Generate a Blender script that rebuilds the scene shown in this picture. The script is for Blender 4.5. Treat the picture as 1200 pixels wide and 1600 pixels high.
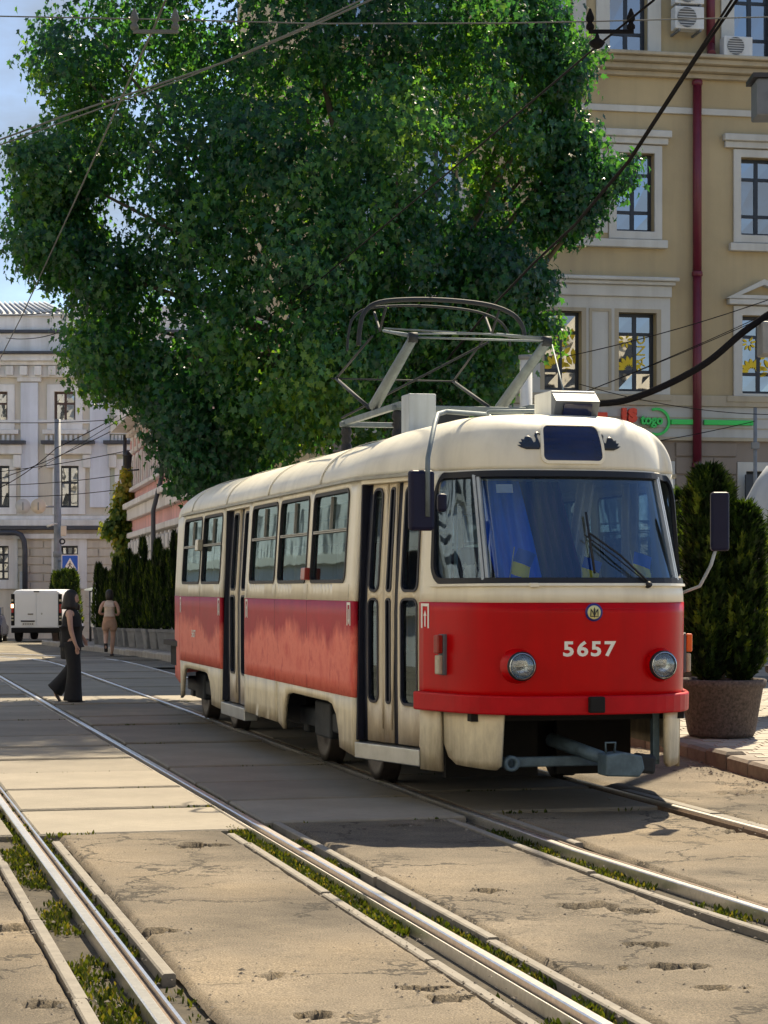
import bpy, bmesh, math, random
from mathutils import Vector as V, Matrix, noise
from mathutils.geometry import delaunay_2d_cdt
for o in list(bpy.data.objects): bpy.data.objects.remove(o, do_unlink=True)
SC = bpy.context.scene
COL = SC.collection
R = math.radians
random.seed(7)

# ---------------------------------------------------------------- camera, sky, sun, exposure
FPX, CAMH, HOR = 3348.6, 1.565, 916.5        # focal length in photo pixels, eye height, horizon row (photo is 1200 x 1600)
cam = bpy.data.cameras.new('camera'); camo = bpy.data.objects.new('camera', cam); COL.objects.link(camo)
camo.location = (0, 0, CAMH); camo.rotation_euler = (R(90), 0, 0)
cam.sensor_fit = 'VERTICAL'; cam.sensor_height = 24.0; cam.lens = 24.0 * FPX / 1600
cam.shift_y = (HOR - 800) / 1600; cam.clip_start = .1; cam.clip_end = 2000
SC.camera = camo
SUN = V((.30, .80, 1.0)).normalized()
W = bpy.data.worlds.new('World'); SC.world = W; W.use_nodes = True
wt = W.node_tree; wt.nodes.clear()
wo = wt.nodes.new('ShaderNodeOutputWorld'); wb = wt.nodes.new('ShaderNodeBackground')
sky = wt.nodes.new('ShaderNodeTexSky'); sky.sky_type = 'NISHITA'; sky.sun_disc = False
sky.sun_elevation = math.asin(SUN.z); sky.sun_rotation = math.atan2(SUN.x, SUN.y)
sky.air_density = .8; sky.dust_density = .35; sky.ozone_density = 2.5
wb.inputs['Strength'].default_value = .106
wtc = wt.nodes.new('ShaderNodeTexCoord'); wn = wt.nodes.new('ShaderNodeTexNoise')
wn.inputs['Scale'].default_value = 5.5; wn.inputs['Detail'].default_value = 7; wn.inputs['Roughness'].default_value = .55
wmap = wt.nodes.new('ShaderNodeMapping'); wmap.inputs['Scale'].default_value = (1, 1, 2.2)
wr = wt.nodes.new('ShaderNodeValToRGB'); wr.color_ramp.elements[0].position = .40; wr.color_ramp.elements[1].position = .66
wmx = wt.nodes.new('ShaderNodeMix'); wmx.data_type = 'RGBA'
wml = wt.nodes.new('ShaderNodeMath'); wml.operation = 'MULTIPLY'; wml.inputs[1].default_value = .8
L = wt.links.new
L(wtc.outputs['Generated'], wmap.inputs[0]); L(wmap.outputs[0], wn.inputs['Vector']); L(wn.outputs['Fac'], wr.inputs[0])
L(wr.outputs[0], wml.inputs[0]); L(wml.outputs[0], wmx.inputs[0])
L(sky.outputs[0], wmx.inputs[6]); wmx.inputs[7].default_value = (1.75, 1.95, 2.2, 1)
L(wmx.outputs[2], wb.inputs['Color']); L(wb.outputs[0], wo.inputs[0])
sl = bpy.data.lights.new('sun', 'SUN'); slo = bpy.data.objects.new('sun', sl); COL.objects.link(slo)
sl.energy = 5.0; sl.angle = R(.6); sl.color = (1, .85, .61)
slo.rotation_euler = (-SUN).to_track_quat('-Z', 'Y').to_euler(); slo.location = (20, 40, 60)
SC.view_settings.view_transform = 'Standard'; SC.view_settings.look = 'None'
SC.view_settings.exposure = 1.0; SC.view_settings.gamma = 1; SC.view_settings.use_curve_mapping = False
SC.render.engine = 'CYCLES'
SC.cycles.use_denoising = True; SC.cycles.max_bounces = 8; SC.cycles.transparent_max_bounces = 24
SC.cycles.diffuse_bounces = 4; SC.cycles.glossy_bounces = 4; SC.cycles.sample_clamp_indirect = 6
SC.cycles.caustics_reflective = False; SC.cycles.caustics_refractive = False

# ---------------------------------------------------------------- frames of reference
YAW = R(14.15); CY, SY = math.cos(YAW), math.sin(YAW)
NOSE = 13.80                                  # tram nose along the track
TRK = 4.951                                   # tram track centre line
def P(u, v, Y): return V(((u - 600) * Y / FPX, Y, CAMH + (HOR - v) * Y / FPX))
def G(u, v, z=0.):
    Y = FPX * (CAMH - z) / (v - HOR); return V(((u - 600) * Y / FPX, Y, z))
def RW(lat, al, z=0.): return V((lat * CY - al * SY, lat * SY + al * CY, z))     # track frame -> world
def WR(p): return p[0] * CY + p[1] * SY, -p[0] * SY + p[1] * CY
def hexc(r, g, b):
    f = lambda c: (c / 255 / 12.92) if c <= 10 else ((c / 255 + .055) / 1.055) ** 2.4
    return (f(r), f(g), f(b), 1)

# ---------------------------------------------------------------- materials
MATS = {}
def nodes(name):
    m = bpy.data.materials.new(name); m.use_nodes = True; t = m.node_tree
    b = t.nodes['Principled BSDF']; MATS[name] = m
    return m, t, b
def ramp(t, fac, stops):
    r = t.nodes.new('ShaderNodeValToRGB'); e = r.color_ramp.elements
    e[0].position, e[0].color = stops[0]; e[1].position, e[1].color = stops[-1]
    for p, c in stops[1:-1]:
        x = e.new(p); x.color = c
    t.links.new(fac, r.inputs[0]); return r
def noisetex(t, scale, detail=4, rough=.55, coord='Object', stretch=None, dist=0.):
    tc = t.nodes.new('ShaderNodeTexCoord'); n = t.nodes.new('ShaderNodeTexNoise')
    n.inputs['Scale'].default_value = scale; n.inputs['Detail'].default_value = detail
    n.inputs['Roughness'].default_value = rough; n.inputs['Distortion'].default_value = dist
    src = tc.outputs[coord]
    if stretch:
        mp = t.nodes.new('ShaderNodeMapping'); mp.inputs['Scale'].default_value = stretch
        t.links.new(src, mp.inputs[0]); src = mp.outputs[0]
    t.links.new(src, n.inputs['Vector']); return n
def mixc(t, fac, a, b, mode='MIX'):
    m = t.nodes.new('ShaderNodeMix'); m.data_type = 'RGBA'; m.blend_type = mode
    if isinstance(fac, (int, float)): m.inputs[0].default_value = fac
    else: t.links.new(fac, m.inputs[0])
    for i, x in ((6, a), (7, b)):
        if isinstance(x, tuple): m.inputs[i].default_value = x
        else: t.links.new(x, m.inputs[i])
    return m.outputs[2]
def bumpn(t, b, h, strength, dist=.01):
    n = t.nodes.new('ShaderNodeBump'); n.inputs['Strength'].default_value = strength; n.inputs['Distance'].default_value = dist
    t.links.new(h, n.inputs['Height']); t.links.new(n.outputs[0], b.inputs['Normal'])
def shade(c, k): return (min(1, c[0] * k), min(1, c[1] * k), min(1, c[2] * k), 1)
def pm(name, col, rough=.6, metal=0., var=.15, vscale=2., bump=0., bscale=40., spec=.5, streak=None, coord='Object', objvar=0., grime=None):
    """plain painted / mineral surface: colour mottling at two scales, optional vertical streaks, fine relief"""
    if len(col) == 3: col = (*col, 1)
    m, t, b = nodes(name)
    n = noisetex(t, vscale, 6, .6, coord)
    c = ramp(t, n.outputs['Fac'], [(.3, shade(col, 1 - var)), (.7, shade(col, 1 + var))]).outputs[0]
    if streak:
        s = noisetex(t, streak[0], 5, .6, coord, (1, 1, .06))
        r = ramp(t, s.outputs['Fac'], [(.44, (0, 0, 0, 1)), (.70, (1, 1, 1, 1))])
        ml = t.nodes.new('ShaderNodeMath'); ml.operation = 'MULTIPLY'; ml.inputs[1].default_value = streak[1]
        t.links.new(r.outputs[0], ml.inputs[0]); c = mixc(t, ml.outputs[0], c, streak[2])
    if grime:
        tc = t.nodes.new('ShaderNodeTexCoord'); sp = t.nodes.new('ShaderNodeSeparateXYZ'); t.links.new(tc.outputs['Object'], sp.inputs[0])
        gn = noisetex(t, 9, 6, .7, coord, (1, 1, .35)); ad = t.nodes.new('ShaderNodeMath'); ad.operation = 'MULTIPLY_ADD'; ad.inputs[1].default_value = .55; t.links.new(gn.outputs['Fac'], ad.inputs[0]); t.links.new(sp.outputs[2], ad.inputs[2])
        mr = t.nodes.new('ShaderNodeMapRange'); mr.inputs[1].default_value = grime[0]; mr.inputs[2].default_value = grime[1]; mr.inputs[3].default_value = grime[2]; mr.inputs[4].default_value = 0.; t.links.new(ad.outputs[0], mr.inputs[0])
        c = mixc(t, mr.outputs[0], c, grime[3])
    if objvar:
        oi = t.nodes.new('ShaderNodeObjectInfo')
        r = ramp(t, oi.outputs['Random'], [(0, (1 - objvar,) * 3 + (1,)), (1, (1 + objvar,) * 3 + (1,))])
        c = mixc(t, 1., c, r.outputs[0], 'MULTIPLY')
    t.links.new(c, b.inputs['Base Color'])
    b.inputs['Roughness'].default_value = rough; b.inputs['Metallic'].default_value = metal
    b.inputs['Specular IOR Level'].default_value = spec
    if bump:
        bn = noisetex(t, bscale, 5, .6, coord); bumpn(t, b, bn.outputs['Fac'], bump)
    return m
def glassm(name, tint, refl=.12, rough=.02, graze=.9, gcol=(1, 1, 1)):
    m = bpy.data.materials.new(name); m.use_nodes = True; t = m.node_tree; t.nodes.clear(); MATS[name] = m
    o = t.nodes.new('ShaderNodeOutputMaterial'); tr = t.nodes.new('ShaderNodeBsdfTransparent'); gl = t.nodes.new('ShaderNodeBsdfGlossy')
    tr.inputs[0].default_value = (*tint, 1); gl.inputs['Roughness'].default_value = rough; gl.inputs[0].default_value = (*gcol, 1)
    lw = t.nodes.new('ShaderNodeLayerWeight'); lw.inputs[0].default_value = .35
    r = ramp(t, lw.outputs['Fresnel'], [(0, (refl,) * 3 + (1,)), (1, (graze,) * 3 + (1,))])
    mx = t.nodes.new('ShaderNodeMixShader'); t.links.new(r.outputs[0], mx.inputs[0])
    t.links.new(tr.outputs[0], mx.inputs[1]); t.links.new(gl.outputs[0], mx.inputs[2]); t.links.new(mx.outputs[0], o.inputs[0])
    w = noisetex(t, 1.6, 2); bp = t.nodes.new('ShaderNodeBump'); bp.inputs['Strength'].default_value = .025; bp.inputs['Distance'].default_value = .05
    t.links.new(w.outputs['Fac'], bp.inputs['Height']); t.links.new(bp.outputs[0], gl.inputs['Normal'])
    return m
def leafm(name, cols, trans=.45, spec=.35):
    m, t, b = nodes(name)
    at = t.nodes.new('ShaderNodeAttribute'); at.attribute_name = 'shade'
    c = ramp(t, at.outputs['Fac'], [(i / (len(cols) - 1), (*x, 1)) for i, x in enumerate(cols)]).outputs[0]
    t.links.new(c, b.inputs['Base Color']); b.inputs['Roughness'].default_value = .33; b.inputs['Specular IOR Level'].default_value = spec
    tl = t.nodes.new('ShaderNodeBsdfTranslucent')
    tc = mixc(t, 1., c, (2.7, 2.3, .55, 1), 'MULTIPLY'); t.links.new(tc, tl.inputs[0])
    mx = t.nodes.new('ShaderNodeMixShader'); mx.inputs[0].default_value = trans
    o = t.nodes['Material Output']
    t.links.new(b.outputs[0], mx.inputs[1]); t.links.new(tl.outputs[0], mx.inputs[2]); t.links.new(mx.outputs[0], o.inputs[0])
    return m

# ---------------------------------------------------------------- mesh helpers
class MB:
    def __init__(s): s.v = []; s.f = []; s.s = []; s.a = []
    def add(s, vs, fs, smooth=False):
        k = len(s.v); s.v.extend([tuple(x) for x in vs])
        for f in fs: s.f.append([i + k for i in f]); s.s.append(smooth)
        return s
    def box(s, x0, x1, y0, y1, z0, z1, M=None):
        vs = [V((x, y, z)) for z in (z0, z1) for y in (y0, y1) for x in (x0, x1)]
        if M is not None: vs = [M @ p for p in vs]
        return s.add(vs, [(0, 2, 3, 1), (4, 5, 7, 6), (0, 1, 5, 4), (1, 3, 7, 5), (3, 2, 6, 7), (2, 0, 4, 6)])
    def frustum(s, cx, cy, z0, z1, w0, d0, w1, d1):
        vs = [(cx - w0, cy - d0, z0), (cx + w0, cy - d0, z0), (cx + w0, cy + d0, z0), (cx - w0, cy + d0, z0),
              (cx - w1, cy - d1, z1), (cx + w1, cy - d1, z1), (cx + w1, cy + d1, z1), (cx - w1, cy + d1, z1)]
        return s.add(vs, [(3, 2, 1, 0), (4, 5, 6, 7), (0, 1, 5, 4), (1, 2, 6, 5), (2, 3, 7, 6), (3, 0, 4, 7)])
    def tube(s, pts, r, n=8, cap=True):
        pts = [V(p) for p in pts]; k0 = len(s.v); rr = r if isinstance(r, (list, tuple)) else [r] * len(pts)
        up = V((0, 0, 1)); prev = None
        for i, p in enumerate(pts):
            d = (pts[min(i + 1, len(pts) - 1)] - pts[max(i - 1, 0)]).normalized()
            if prev is None:
                a = d.cross(up) if abs(d.z) < .95 else d.cross(V((1, 0, 0)))
            else: a = prev - d * prev.dot(d)
            a.normalize(); prev = a; b = d.cross(a)
            for j in range(n):
                t = 2 * math.pi * j / n; s.v.append(tuple(p + (a * math.cos(t) + b * math.sin(t)) * rr[i]))
        for i in range(len(pts) - 1):
            for j in range(n):
                q = k0 + i * n; s.f.append([q + j, q + (j + 1) % n, q + n + (j + 1) % n, q + n + j]); s.s.append(True)
        if cap:
            s.f.append([k0 + j for j in range(n)][::-1]); s.s.append(False)
            s.f.append([k0 + (len(pts) - 1) * n + j for j in range(n)]); s.s.append(False)
        return s
    def lathe(s, prof, o, ax=(0, 0, 1), n=20):
        """prof: (radius, height along axis)"""
        ax = V(ax).normalized(); a = ax.cross(V((0, 0, 1))) if abs(ax.z) < .9 else ax.cross(V((1, 0, 0))); a.normalize(); b = ax.cross(a)
        o = V(o); k = len(s.v)
        for r, h in prof:
            for j in range(n):
                t = 2 * math.pi * j / n; s.v.append(tuple(o + ax * h + (a * math.cos(t) + b * math.sin(t)) * r))
        for i in range(len(prof) - 1):
            for j in range(n):
                q = k + i * n; s.f.append([q + j, q + (j + 1) % n, q + n + (j + 1) % n, q + n + j]); s.s.append(True)
        return s
    def prism(s, poly, fn, d0, d1):
        """poly: 2D points, fn(a, b, depth) -> 3D; a closed slab"""
        n = len(poly); vs = [fn(a, b, d0) for a, b in poly] + [fn(a, b, d1) for a, b in poly]
        return s.add(vs, [list(range(n))[::-1], [n + i for i in range(n)]] + [[i, (i + 1) % n, n + (i + 1) % n, n + i] for i in range(n)])
    def ring(s, outer, inner, fn, d0, d1):
        n = len(outer)
        vs = [fn(a, b, d) for d in (d0, d1) for lp in (outer, inner) for a, b in lp]
        fs = []
        for i in range(n):
            j = (i + 1) % n
            fs += [[2 * n + i, 2 * n + j, 3 * n + j, 3 * n + i], [i, j, 2 * n + j, 2 * n + i], [n + i, 3 * n + i, 3 * n + j, n + j], [j, i, n + i, n + j]]
        return s.add(vs, fs)
    def build(s, name, mat, parent=None, bevel=0, solid=0, recalc=True, smooth=None):
        me = bpy.data.meshes.new(name); me.from_pydata(s.v, [], s.f)
        me.polygons.foreach_set('use_smooth', s.s if smooth is None else [smooth] * len(s.f))
        if recalc:
            bm = bmesh.new(); bm.from_mesh(me); bmesh.ops.recalc_face_normals(bm, faces=bm.faces); bm.to_mesh(me); bm.free()
        if s.a:
            at = me.attributes.new('shade', 'FLOAT', 'POINT'); at.data.foreach_set('value', s.a)
        return link(name, me, mat, parent, bevel, solid)
def link(name, me, mat, parent=None, bevel=0, solid=0):
    o = bpy.data.objects.new(name, me); COL.objects.link(o)
    if mat is not None and not me.materials: me.materials.append(MATS[mat] if isinstance(mat, str) else mat)
    if parent is not None: o.parent = parent
    if solid:
        q = o.modifiers.new('thick', 'SOLIDIFY'); q.thickness = solid; q.offset = -1
    if bevel:
        q = o.modifiers.new('soft', 'BEVEL'); q.width = bevel; q.segments = 2; q.limit_method = 'ANGLE'; q.angle_limit = R(40)
    return o
def tag(o, label, cat, group=None):
    o['label'] = label; o['category'] = cat
    if group: o['group'] = group
    return o
def thing(name, label, cat, loc=(0, 0, 0), rz=0, group=None):
    o = bpy.data.objects.new(name, None); COL.objects.link(o); o.location = loc; o.rotation_euler = (0, 0, rz)
    o.empty_display_size = .1
    return tag(o, label, cat, group)
def struct(o): o['kind'] = 'structure'; return o
def stuff(o): o['kind'] = 'stuff'; return o
def dup(o, parent=None):
    c = o.copy(); COL.objects.link(c); c.parent = parent
    for ch in o.children: dup(ch, c)
    return c
def rrect(a0, a1, b0, b1, r, n=5):
    pts = []
    for cx, cy, t0 in ((a1 - r, b1 - r, 0), (a0 + r, b1 - r, 90), (a0 + r, b0 + r, 180), (a1 - r, b0 + r, 270)):
        for i in range(n + 1):
            t = R(t0 + 90 * i / n); pts.append((cx + r * math.cos(t), cy + r * math.sin(t)))
    return pts
def shrink(poly, d):
    n = len(poly); out = []
    for i in range(n):
        a, b, c = poly[i - 1], poly[i], poly[(i + 1) % n]
        e1 = V((b[0] - a[0], b[1] - a[1])); e2 = V((c[0] - b[0], c[1] - b[1]))
        if e1.length < 1e-6: e1 = e2
        if e2.length < 1e-6: e2 = e1
        e1.normalize(); e2.normalize()
        nn = V((-e1.y - e2.y, e1.x + e2.x)); nn.normalize(); k = max(.5, nn.dot(V((-e1.y, e1.x))))
        out.append((b[0] + nn.x * d / k, b[1] + nn.y * d / k))
    return out
def inside(p, poly):
    x, y = p; c = False; j = len(poly) - 1
    for i in range(len(poly)):
        xi, yi = poly[i]; xj, yj = poly[j]
        if (yi > y) != (yj > y) and x < (xj - xi) * (y - yi) / (yj - yi) + xi: c = not c
        j = i
    return c
def subdiv(poly, st):
    out = []
    for i in range(len(poly)):
        a, b = poly[i], poly[(i + 1) % len(poly)]
        n = max(1, int(math.hypot(b[0] - a[0], b[1] - a[1]) / st))
        out += [(a[0] + (b[0] - a[0]) * k / n, a[1] + (b[1] - a[1]) * k / n) for k in range(n)]
    return out
def sheet(outer, holes, fn, step=.12, mb=None):
    """a surface cut to an outline with openings, mapped to 3D through fn(a, b)"""
    mb = mb or MB(); pts = []; edges = []
    for lp in [outer] + holes:
        q = subdiv(lp, step); k = len(pts); pts += [V(p) for p in q]; edges += [(k + i, k + (i + 1) % len(q)) for i in range(len(q))]
    xs = [p[0] for p in outer]; ys = [p[1] for p in outer]
    nx = int((max(xs) - min(xs)) / step); ny = int((max(ys) - min(ys)) / step)
    for i in range(1, nx):
        for j in range(1, ny):
            p = (min(xs) + (max(xs) - min(xs)) * i / nx, min(ys) + (max(ys) - min(ys)) * j / ny)
            if inside(p, outer) and not any(inside(p, h) for h in holes): pts.append(V(p))
    v, e, f, *_ = delaunay_2d_cdt(pts, edges, [], 0, 1e-5)
    fs = []
    for t in f:
        c = (sum(v[i].x for i in t) / len(t), sum(v[i].y for i in t) / len(t))
        if inside(c, outer) and not any(inside(c, h) for h in holes): fs.append(list(t))
    mb.add([fn(p.x, p.y) for p in v], fs, True)
    return mb
def textmesh(body, size, bold=0., ext=0., space=1.):
    c = bpy.data.curves.new('lettering', 'FONT'); c.body = body; c.size = size; c.offset = bold; c.extrude = ext
    c.space_character = space; c.align_x = 'CENTER'; c.align_y = 'CENTER'; c.resolution_u = 3
    o = bpy.data.objects.new('lettering', c); COL.objects.link(o)
    dg = bpy.context.evaluated_depsgraph_get(); me = bpy.data.meshes.new_from_object(o.evaluated_get(dg))
    bpy.data.objects.remove(o); bpy.data.curves.remove(c); me.materials.clear()
    return me
# ---------------------------------------------------------------- shared materials
CREAM = hexc(236, 230, 210)
pm('cream_paint', CREAM, .38, var=.07, vscale=1.6, bump=.06, bscale=6, streak=(7, .16, hexc(140, 122, 92)))
pm('door_paint', hexc(224, 212, 186), .42, var=.06, vscale=2.5, bump=.05, bscale=8, streak=(9, .22, hexc(128, 104, 76)), grime=(.62, 1.0, .7, hexc(110, 84, 60)))
pm('roof_paint', hexc(226, 221, 204), .45, var=.1, vscale=1.2, bump=.15, bscale=5, streak=(5, .25, hexc(150, 146, 132)))
pm('skirt_paint', hexc(228, 216, 184), .5, var=.12, vscale=3, bump=.12, bscale=9, streak=(10, .3, hexc(112, 96, 70)), grime=(.45, .85, .85, hexc(84, 66, 46)))
pm('red_front', hexc(186, 0, 8), .3, spec=.16, var=.1, vscale=2, bump=.04, bscale=5, streak=(8, .18, hexc(110, 20, 22)))
pm('bumper_red', hexc(182, 6, 22), .42, spec=.2, var=.14, vscale=5, bump=.1, bscale=15)
def red_side():
    m, t, b = nodes('red_side')
    tc = t.nodes.new('ShaderNodeTexCoord'); sp = t.nodes.new('ShaderNodeSeparateXYZ'); t.links.new(tc.outputs['Object'], sp.inputs[0])
    n1 = noisetex(t, 1.0, 4, .55, 'Object', (1, 1, .9)); n2 = noisetex(t, 7, 6, .7, 'Object', (1, 1, .6)); n3 = noisetex(t, 5, 5, .65)
    a = t.nodes.new('ShaderNodeMath'); a.operation = 'MULTIPLY_ADD'; a.inputs[1].default_value = .95; t.links.new(n1.outputs['Fac'], a.inputs[0]); t.links.new(sp.outputs[2], a.inputs[2])
    a2 = t.nodes.new('ShaderNodeMath'); a2.operation = 'MULTIPLY_ADD'; a2.inputs[1].default_value = .22; t.links.new(n2.outputs['Fac'], a2.inputs[0]); t.links.new(a.outputs[0], a2.inputs[2])
    faded = ramp(t, n3.outputs['Fac'], [(.3, hexc(214, 84, 72)), (.55, hexc(232, 122, 102)), (.75, hexc(198, 60, 58))])
    c = ramp(t, a2.outputs[0], [(.62, (0, 0, 0, 1)), (.66, (1, 1, 1, 1))])
    mr = t.nodes.new('ShaderNodeMapRange'); mr.inputs[1].default_value = 1.66; mr.inputs[2].default_value = 1.79; t.links.new(a2.outputs[0], mr.inputs[0])
    sat = ramp(t, n3.outputs['Fac'], [(.3, hexc(158, 10, 34)), (.7, hexc(176, 18, 40))])
    col = mixc(t, mr.outputs[0], faded.outputs[0], sat.outputs[0]); t.nodes.remove(c)
    t.links.new(col, b.inputs['Base Color']); b.inputs['Roughness'].default_value = .5; b.inputs['Specular IOR Level'].default_value = .25
    bn = noisetex(t, 5, 3); bumpn(t, b, bn.outputs['Fac'], .05)
red_side()
pm('white_decal', hexc(236, 234, 226), .5, var=.05, vscale=20)
pm('black_decal', hexc(14, 20, 30), .5, var=.05)
pm('rubber', hexc(16, 19, 26), .6, var=.1, vscale=8)
pm('rubber_blue', hexc(20, 26, 44), .5, var=.2, vscale=6)
pm('mirror_plastic', hexc(12, 16, 48), .5, spec=.25, var=.1, vscale=6)
pm('dark_iron', hexc(34, 40, 46), .65, .3, var=.3, vscale=6, bump=.3, bscale=30)
pm('coupler_iron', hexc(84, 104, 116), .6, .2, var=.3, vscale=12, bump=.3, bscale=40)
pm('under_black', hexc(14, 14, 15), .85, var=.3, vscale=4, bump=.2)
pm('wheel_steel', hexc(66, 60, 56), .5, .6, var=.25, vscale=9, bump=.2, bscale=30)
pm('aluminium', hexc(176, 180, 180), .35, .8, var=.15, vscale=6, bump=.08, bscale=20)
pm('gutter_metal', hexc(150, 150, 142), .5, .3, var=.2, vscale=6)
pm('panto_grey', hexc(108, 120, 126), .6, .3, var=.2, vscale=9, bump=.15, bscale=30)
pm('panto_dark', hexc(28, 36, 44), .7, .1, var=.25, vscale=9)
pm('box_grey', hexc(168, 178, 186), .5, .1, var=.1, vscale=4, streak=(12, .3, hexc(110, 110, 104)))
pm('box_white', hexc(214, 216, 212), .45, var=.06, vscale=4, streak=(12, .3, hexc(150, 146, 134)))
pm('box_dark', hexc(92, 98, 106), .5, var=.15, vscale=6)
pm('orange_lens', (.75, .14, .01), .2, var=.1, vscale=20)
pm('red_lens', (.28, .02, .015), .3, var=.15, vscale=20)
pm('clear_lens', hexc(176, 170, 150), .25, var=.2, vscale=20)
pm('chrome', hexc(190, 196, 200), .15, 1., var=.05)
pm('reflector', hexc(176, 188, 196), .12, .9, var=.35, vscale=24, bump=.5, bscale=30)
pm('seat_red', hexc(96, 42, 40), .6, var=.15)
pm('interior_grey', hexc(120, 128, 132), .7, var=.15)
pm('floor_dark', hexc(46, 44, 42), .8, var=.2)
pm('curtain_blue', hexc(30, 105, 225), .8, var=.12, vscale=8)
pm('curtain_maroon', hexc(74, 30, 44), .8, var=.3, vscale=9)
pm('curtain_beige', hexc(190, 182, 164), .8, var=.12, vscale=8)
pm('flag_blue', hexc(30, 84, 180), .7, var=.06)
pm('flag_yellow', hexc(255, 225, 30), .7, var=.06)
pm('pale_wood', hexc(206, 190, 150), .6, var=.1)
pm('toy_plush', hexc(206, 184, 150), .9, var=.2, vscale=30)
glassm('side_glass', (.34, .46, .50), .10, graze=.55, gcol=(.66, .9, 1))
glassm('door_glass', (.32, .38, .44), .10, graze=.55, gcol=(.7, .88, 1))
glassm('screen_glass', (.56, .68, .84), .10, gcol=(.6, .8, 1))
glassm('lamp_glass', (.85, .9, .95), .10)
pm('sign_glass', hexc(10, 20, 62), .12, var=.35, vscale=6, spec=.6)
# ================================================================ GROUND, TRACKS, KERBS
def asphaltm(name, base, crack=.5):
    m, t, b = nodes(name)
    n1 = noisetex(t, .8, 6, .6); n2 = noisetex(t, 120, 3, .7); n3 = noisetex(t, 7, 5, .65)
    c = ramp(t, n1.outputs['Fac'], [(.3, shade(base, .66)), (.5, base), (.7, shade(base, 1.32))]).outputs[0]
    n0 = noisetex(t, .42, 4, .6); c = mixc(t, 1., c, ramp(t, n0.outputs['Fac'], [(.36, (.55, .56, .58, 1)), (.5, (1, 1, 1, 1)), (.66, (1.25, 1.2, 1.1, 1))]).outputs[0], 'MULTIPLY')
    g = ramp(t, n2.outputs['Fac'], [(.3, (.35, .35, .35, 1)), (.5, (1, 1, 1, 1)), (.7, (2.0, 1.95, 1.8, 1))]).outputs[0]
    c = mixc(t, .85, c, mixc(t, 1., c, g, 'MULTIPLY'))
    st = ramp(t, n3.outputs['Fac'], [(.35, (0, 0, 0, 1)), (.62, (0, 0, 0, 1)), (.8, (1, 1, 1, 1))]).outputs[0]
    c = mixc(t, st, c, shade(base, .45))
    # cracks
    tc = t.nodes.new('ShaderNodeTexCoord'); mp = t.nodes.new('ShaderNodeMapping'); t.links.new(tc.outputs['Object'], mp.inputs[0])
    nz = noisetex(t, 2.2, 5, .7); vm = t.nodes.new('ShaderNodeVectorMath'); vm.operation = 'MULTIPLY_ADD'
    vm.inputs[1].default_value = (.8, .8, .8); t.links.new(nz.outputs['Color'], vm.inputs[0]); t.links.new(mp.outputs[0], vm.inputs[2])
    vo = t.nodes.new('ShaderNodeTexVoronoi'); vo.feature = 'DISTANCE_TO_EDGE'; vo.inputs['Scale'].default_value = .95; t.links.new(vm.outputs[0], vo.inputs['Vector'])
    cr = ramp(t, vo.outputs['Distance'], [(0, (1, 1, 1, 1)), (.010, (1, 1, 1, 1)), (.020, (0, 0, 0, 1))]).outputs[0]
    mk = noisetex(t, .9, 3); mkr = ramp(t, mk.outputs['Fac'], [(.40, (0, 0, 0, 1)), (.52, (1, 1, 1, 1))]).outputs[0]
    crm = mixc(t, 1., cr, mkr, 'MULTIPLY'); ml = t.nodes.new('ShaderNodeMath'); ml.operation = 'MULTIPLY'; ml.inputs[1].default_value = crack
    t.links.new(crm, ml.inputs[0]); c = mixc(t, ml.outputs[0], c, shade(base, .18))
    at = t.nodes.new('ShaderNodeAttribute'); at.attribute_name = 'shade'
    c = mixc(t, at.outputs['Fac'], c, mixc(t, n2.outputs['Fac'], shade(base, .2), shade(base, .75)))
    t.links.new(c, b.inputs['Base Color']); b.inputs['Roughness'].default_value = .85; b.inputs['Specular IOR Level'].default_value = .25
    ad = t.nodes.new('ShaderNodeMath'); ad.operation = 'SUBTRACT'; t.links.new(n2.outputs['Fac'], ad.inputs[0]); t.links.new(ml.outputs[0], ad.inputs[1])
    bumpn(t, b, ad.outputs[0], .55, .012)
    return m
ASP = (.15, .124, .092, 1)
asphaltm('asphalt_old', ASP, .85)
asphaltm('road_far', (.18, .16, .125, 1), .4)
pm('slab_concrete', (.225, .20, .16), .85, var=.16, vscale=1.4, bump=.5, bscale=70, objvar=.2, streak=(14, .25, (.16, .14, .11, 1)), coord='Object')
pm('joint_dirt', (.055, .045, .03), .95, var=.4, vscale=9, bump=.8, bscale=40)
pm('strip_concrete', (.21, .19, .16), .85, var=.18, vscale=9, bump=.4, bscale=50, objvar=.08)
pm('rail_worn', (.74, .72, .68), .3, .9, var=.12, vscale=30, bump=.05, bscale=60)
pm('rail_rust', (.17, .12, .085), .75, .2, var=.3, vscale=20, bump=.3)
pm('kerb_granite', (.17, .145, .12), .85, var=.3, vscale=6, bump=.5, bscale=30, objvar=.2)
pm('kerb_concrete', (.34, .31, .27), .9, var=.2, vscale=3, bump=.5, bscale=30, objvar=.1)
pm('paving_pale', (.32, .29, .24), .8, var=.12, vscale=3, bump=.3, bscale=40)
pm('pavement_base', (.26, .235, .20), .9, var=.2, vscale=1.5, bump=.3, bscale=30)

RAILS = {'a1': TRK - .762 - 3.081, 'a2': TRK - .762 - 1.557, 't1': TRK - .762, 't2': TRK + .762}
# big sheet to the horizon
g = MB()
N = 60
# the street falls away gently beyond the slabs
def gz(Y): return -.015 * max(0., min(Y, 130.) - 46.)
for Y in (-150, 46, 130, 900): g.v += [(-400, Y, gz(Y) - .09), (400, Y, gz(Y) - .09)]
for i in range(3): g.f.append([2 * i, 2 * i + 1, 2 * i + 3, 2 * i + 2]); g.s.append(False)
struct(g.build('ground', 'road_far', recalc=False))
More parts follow.
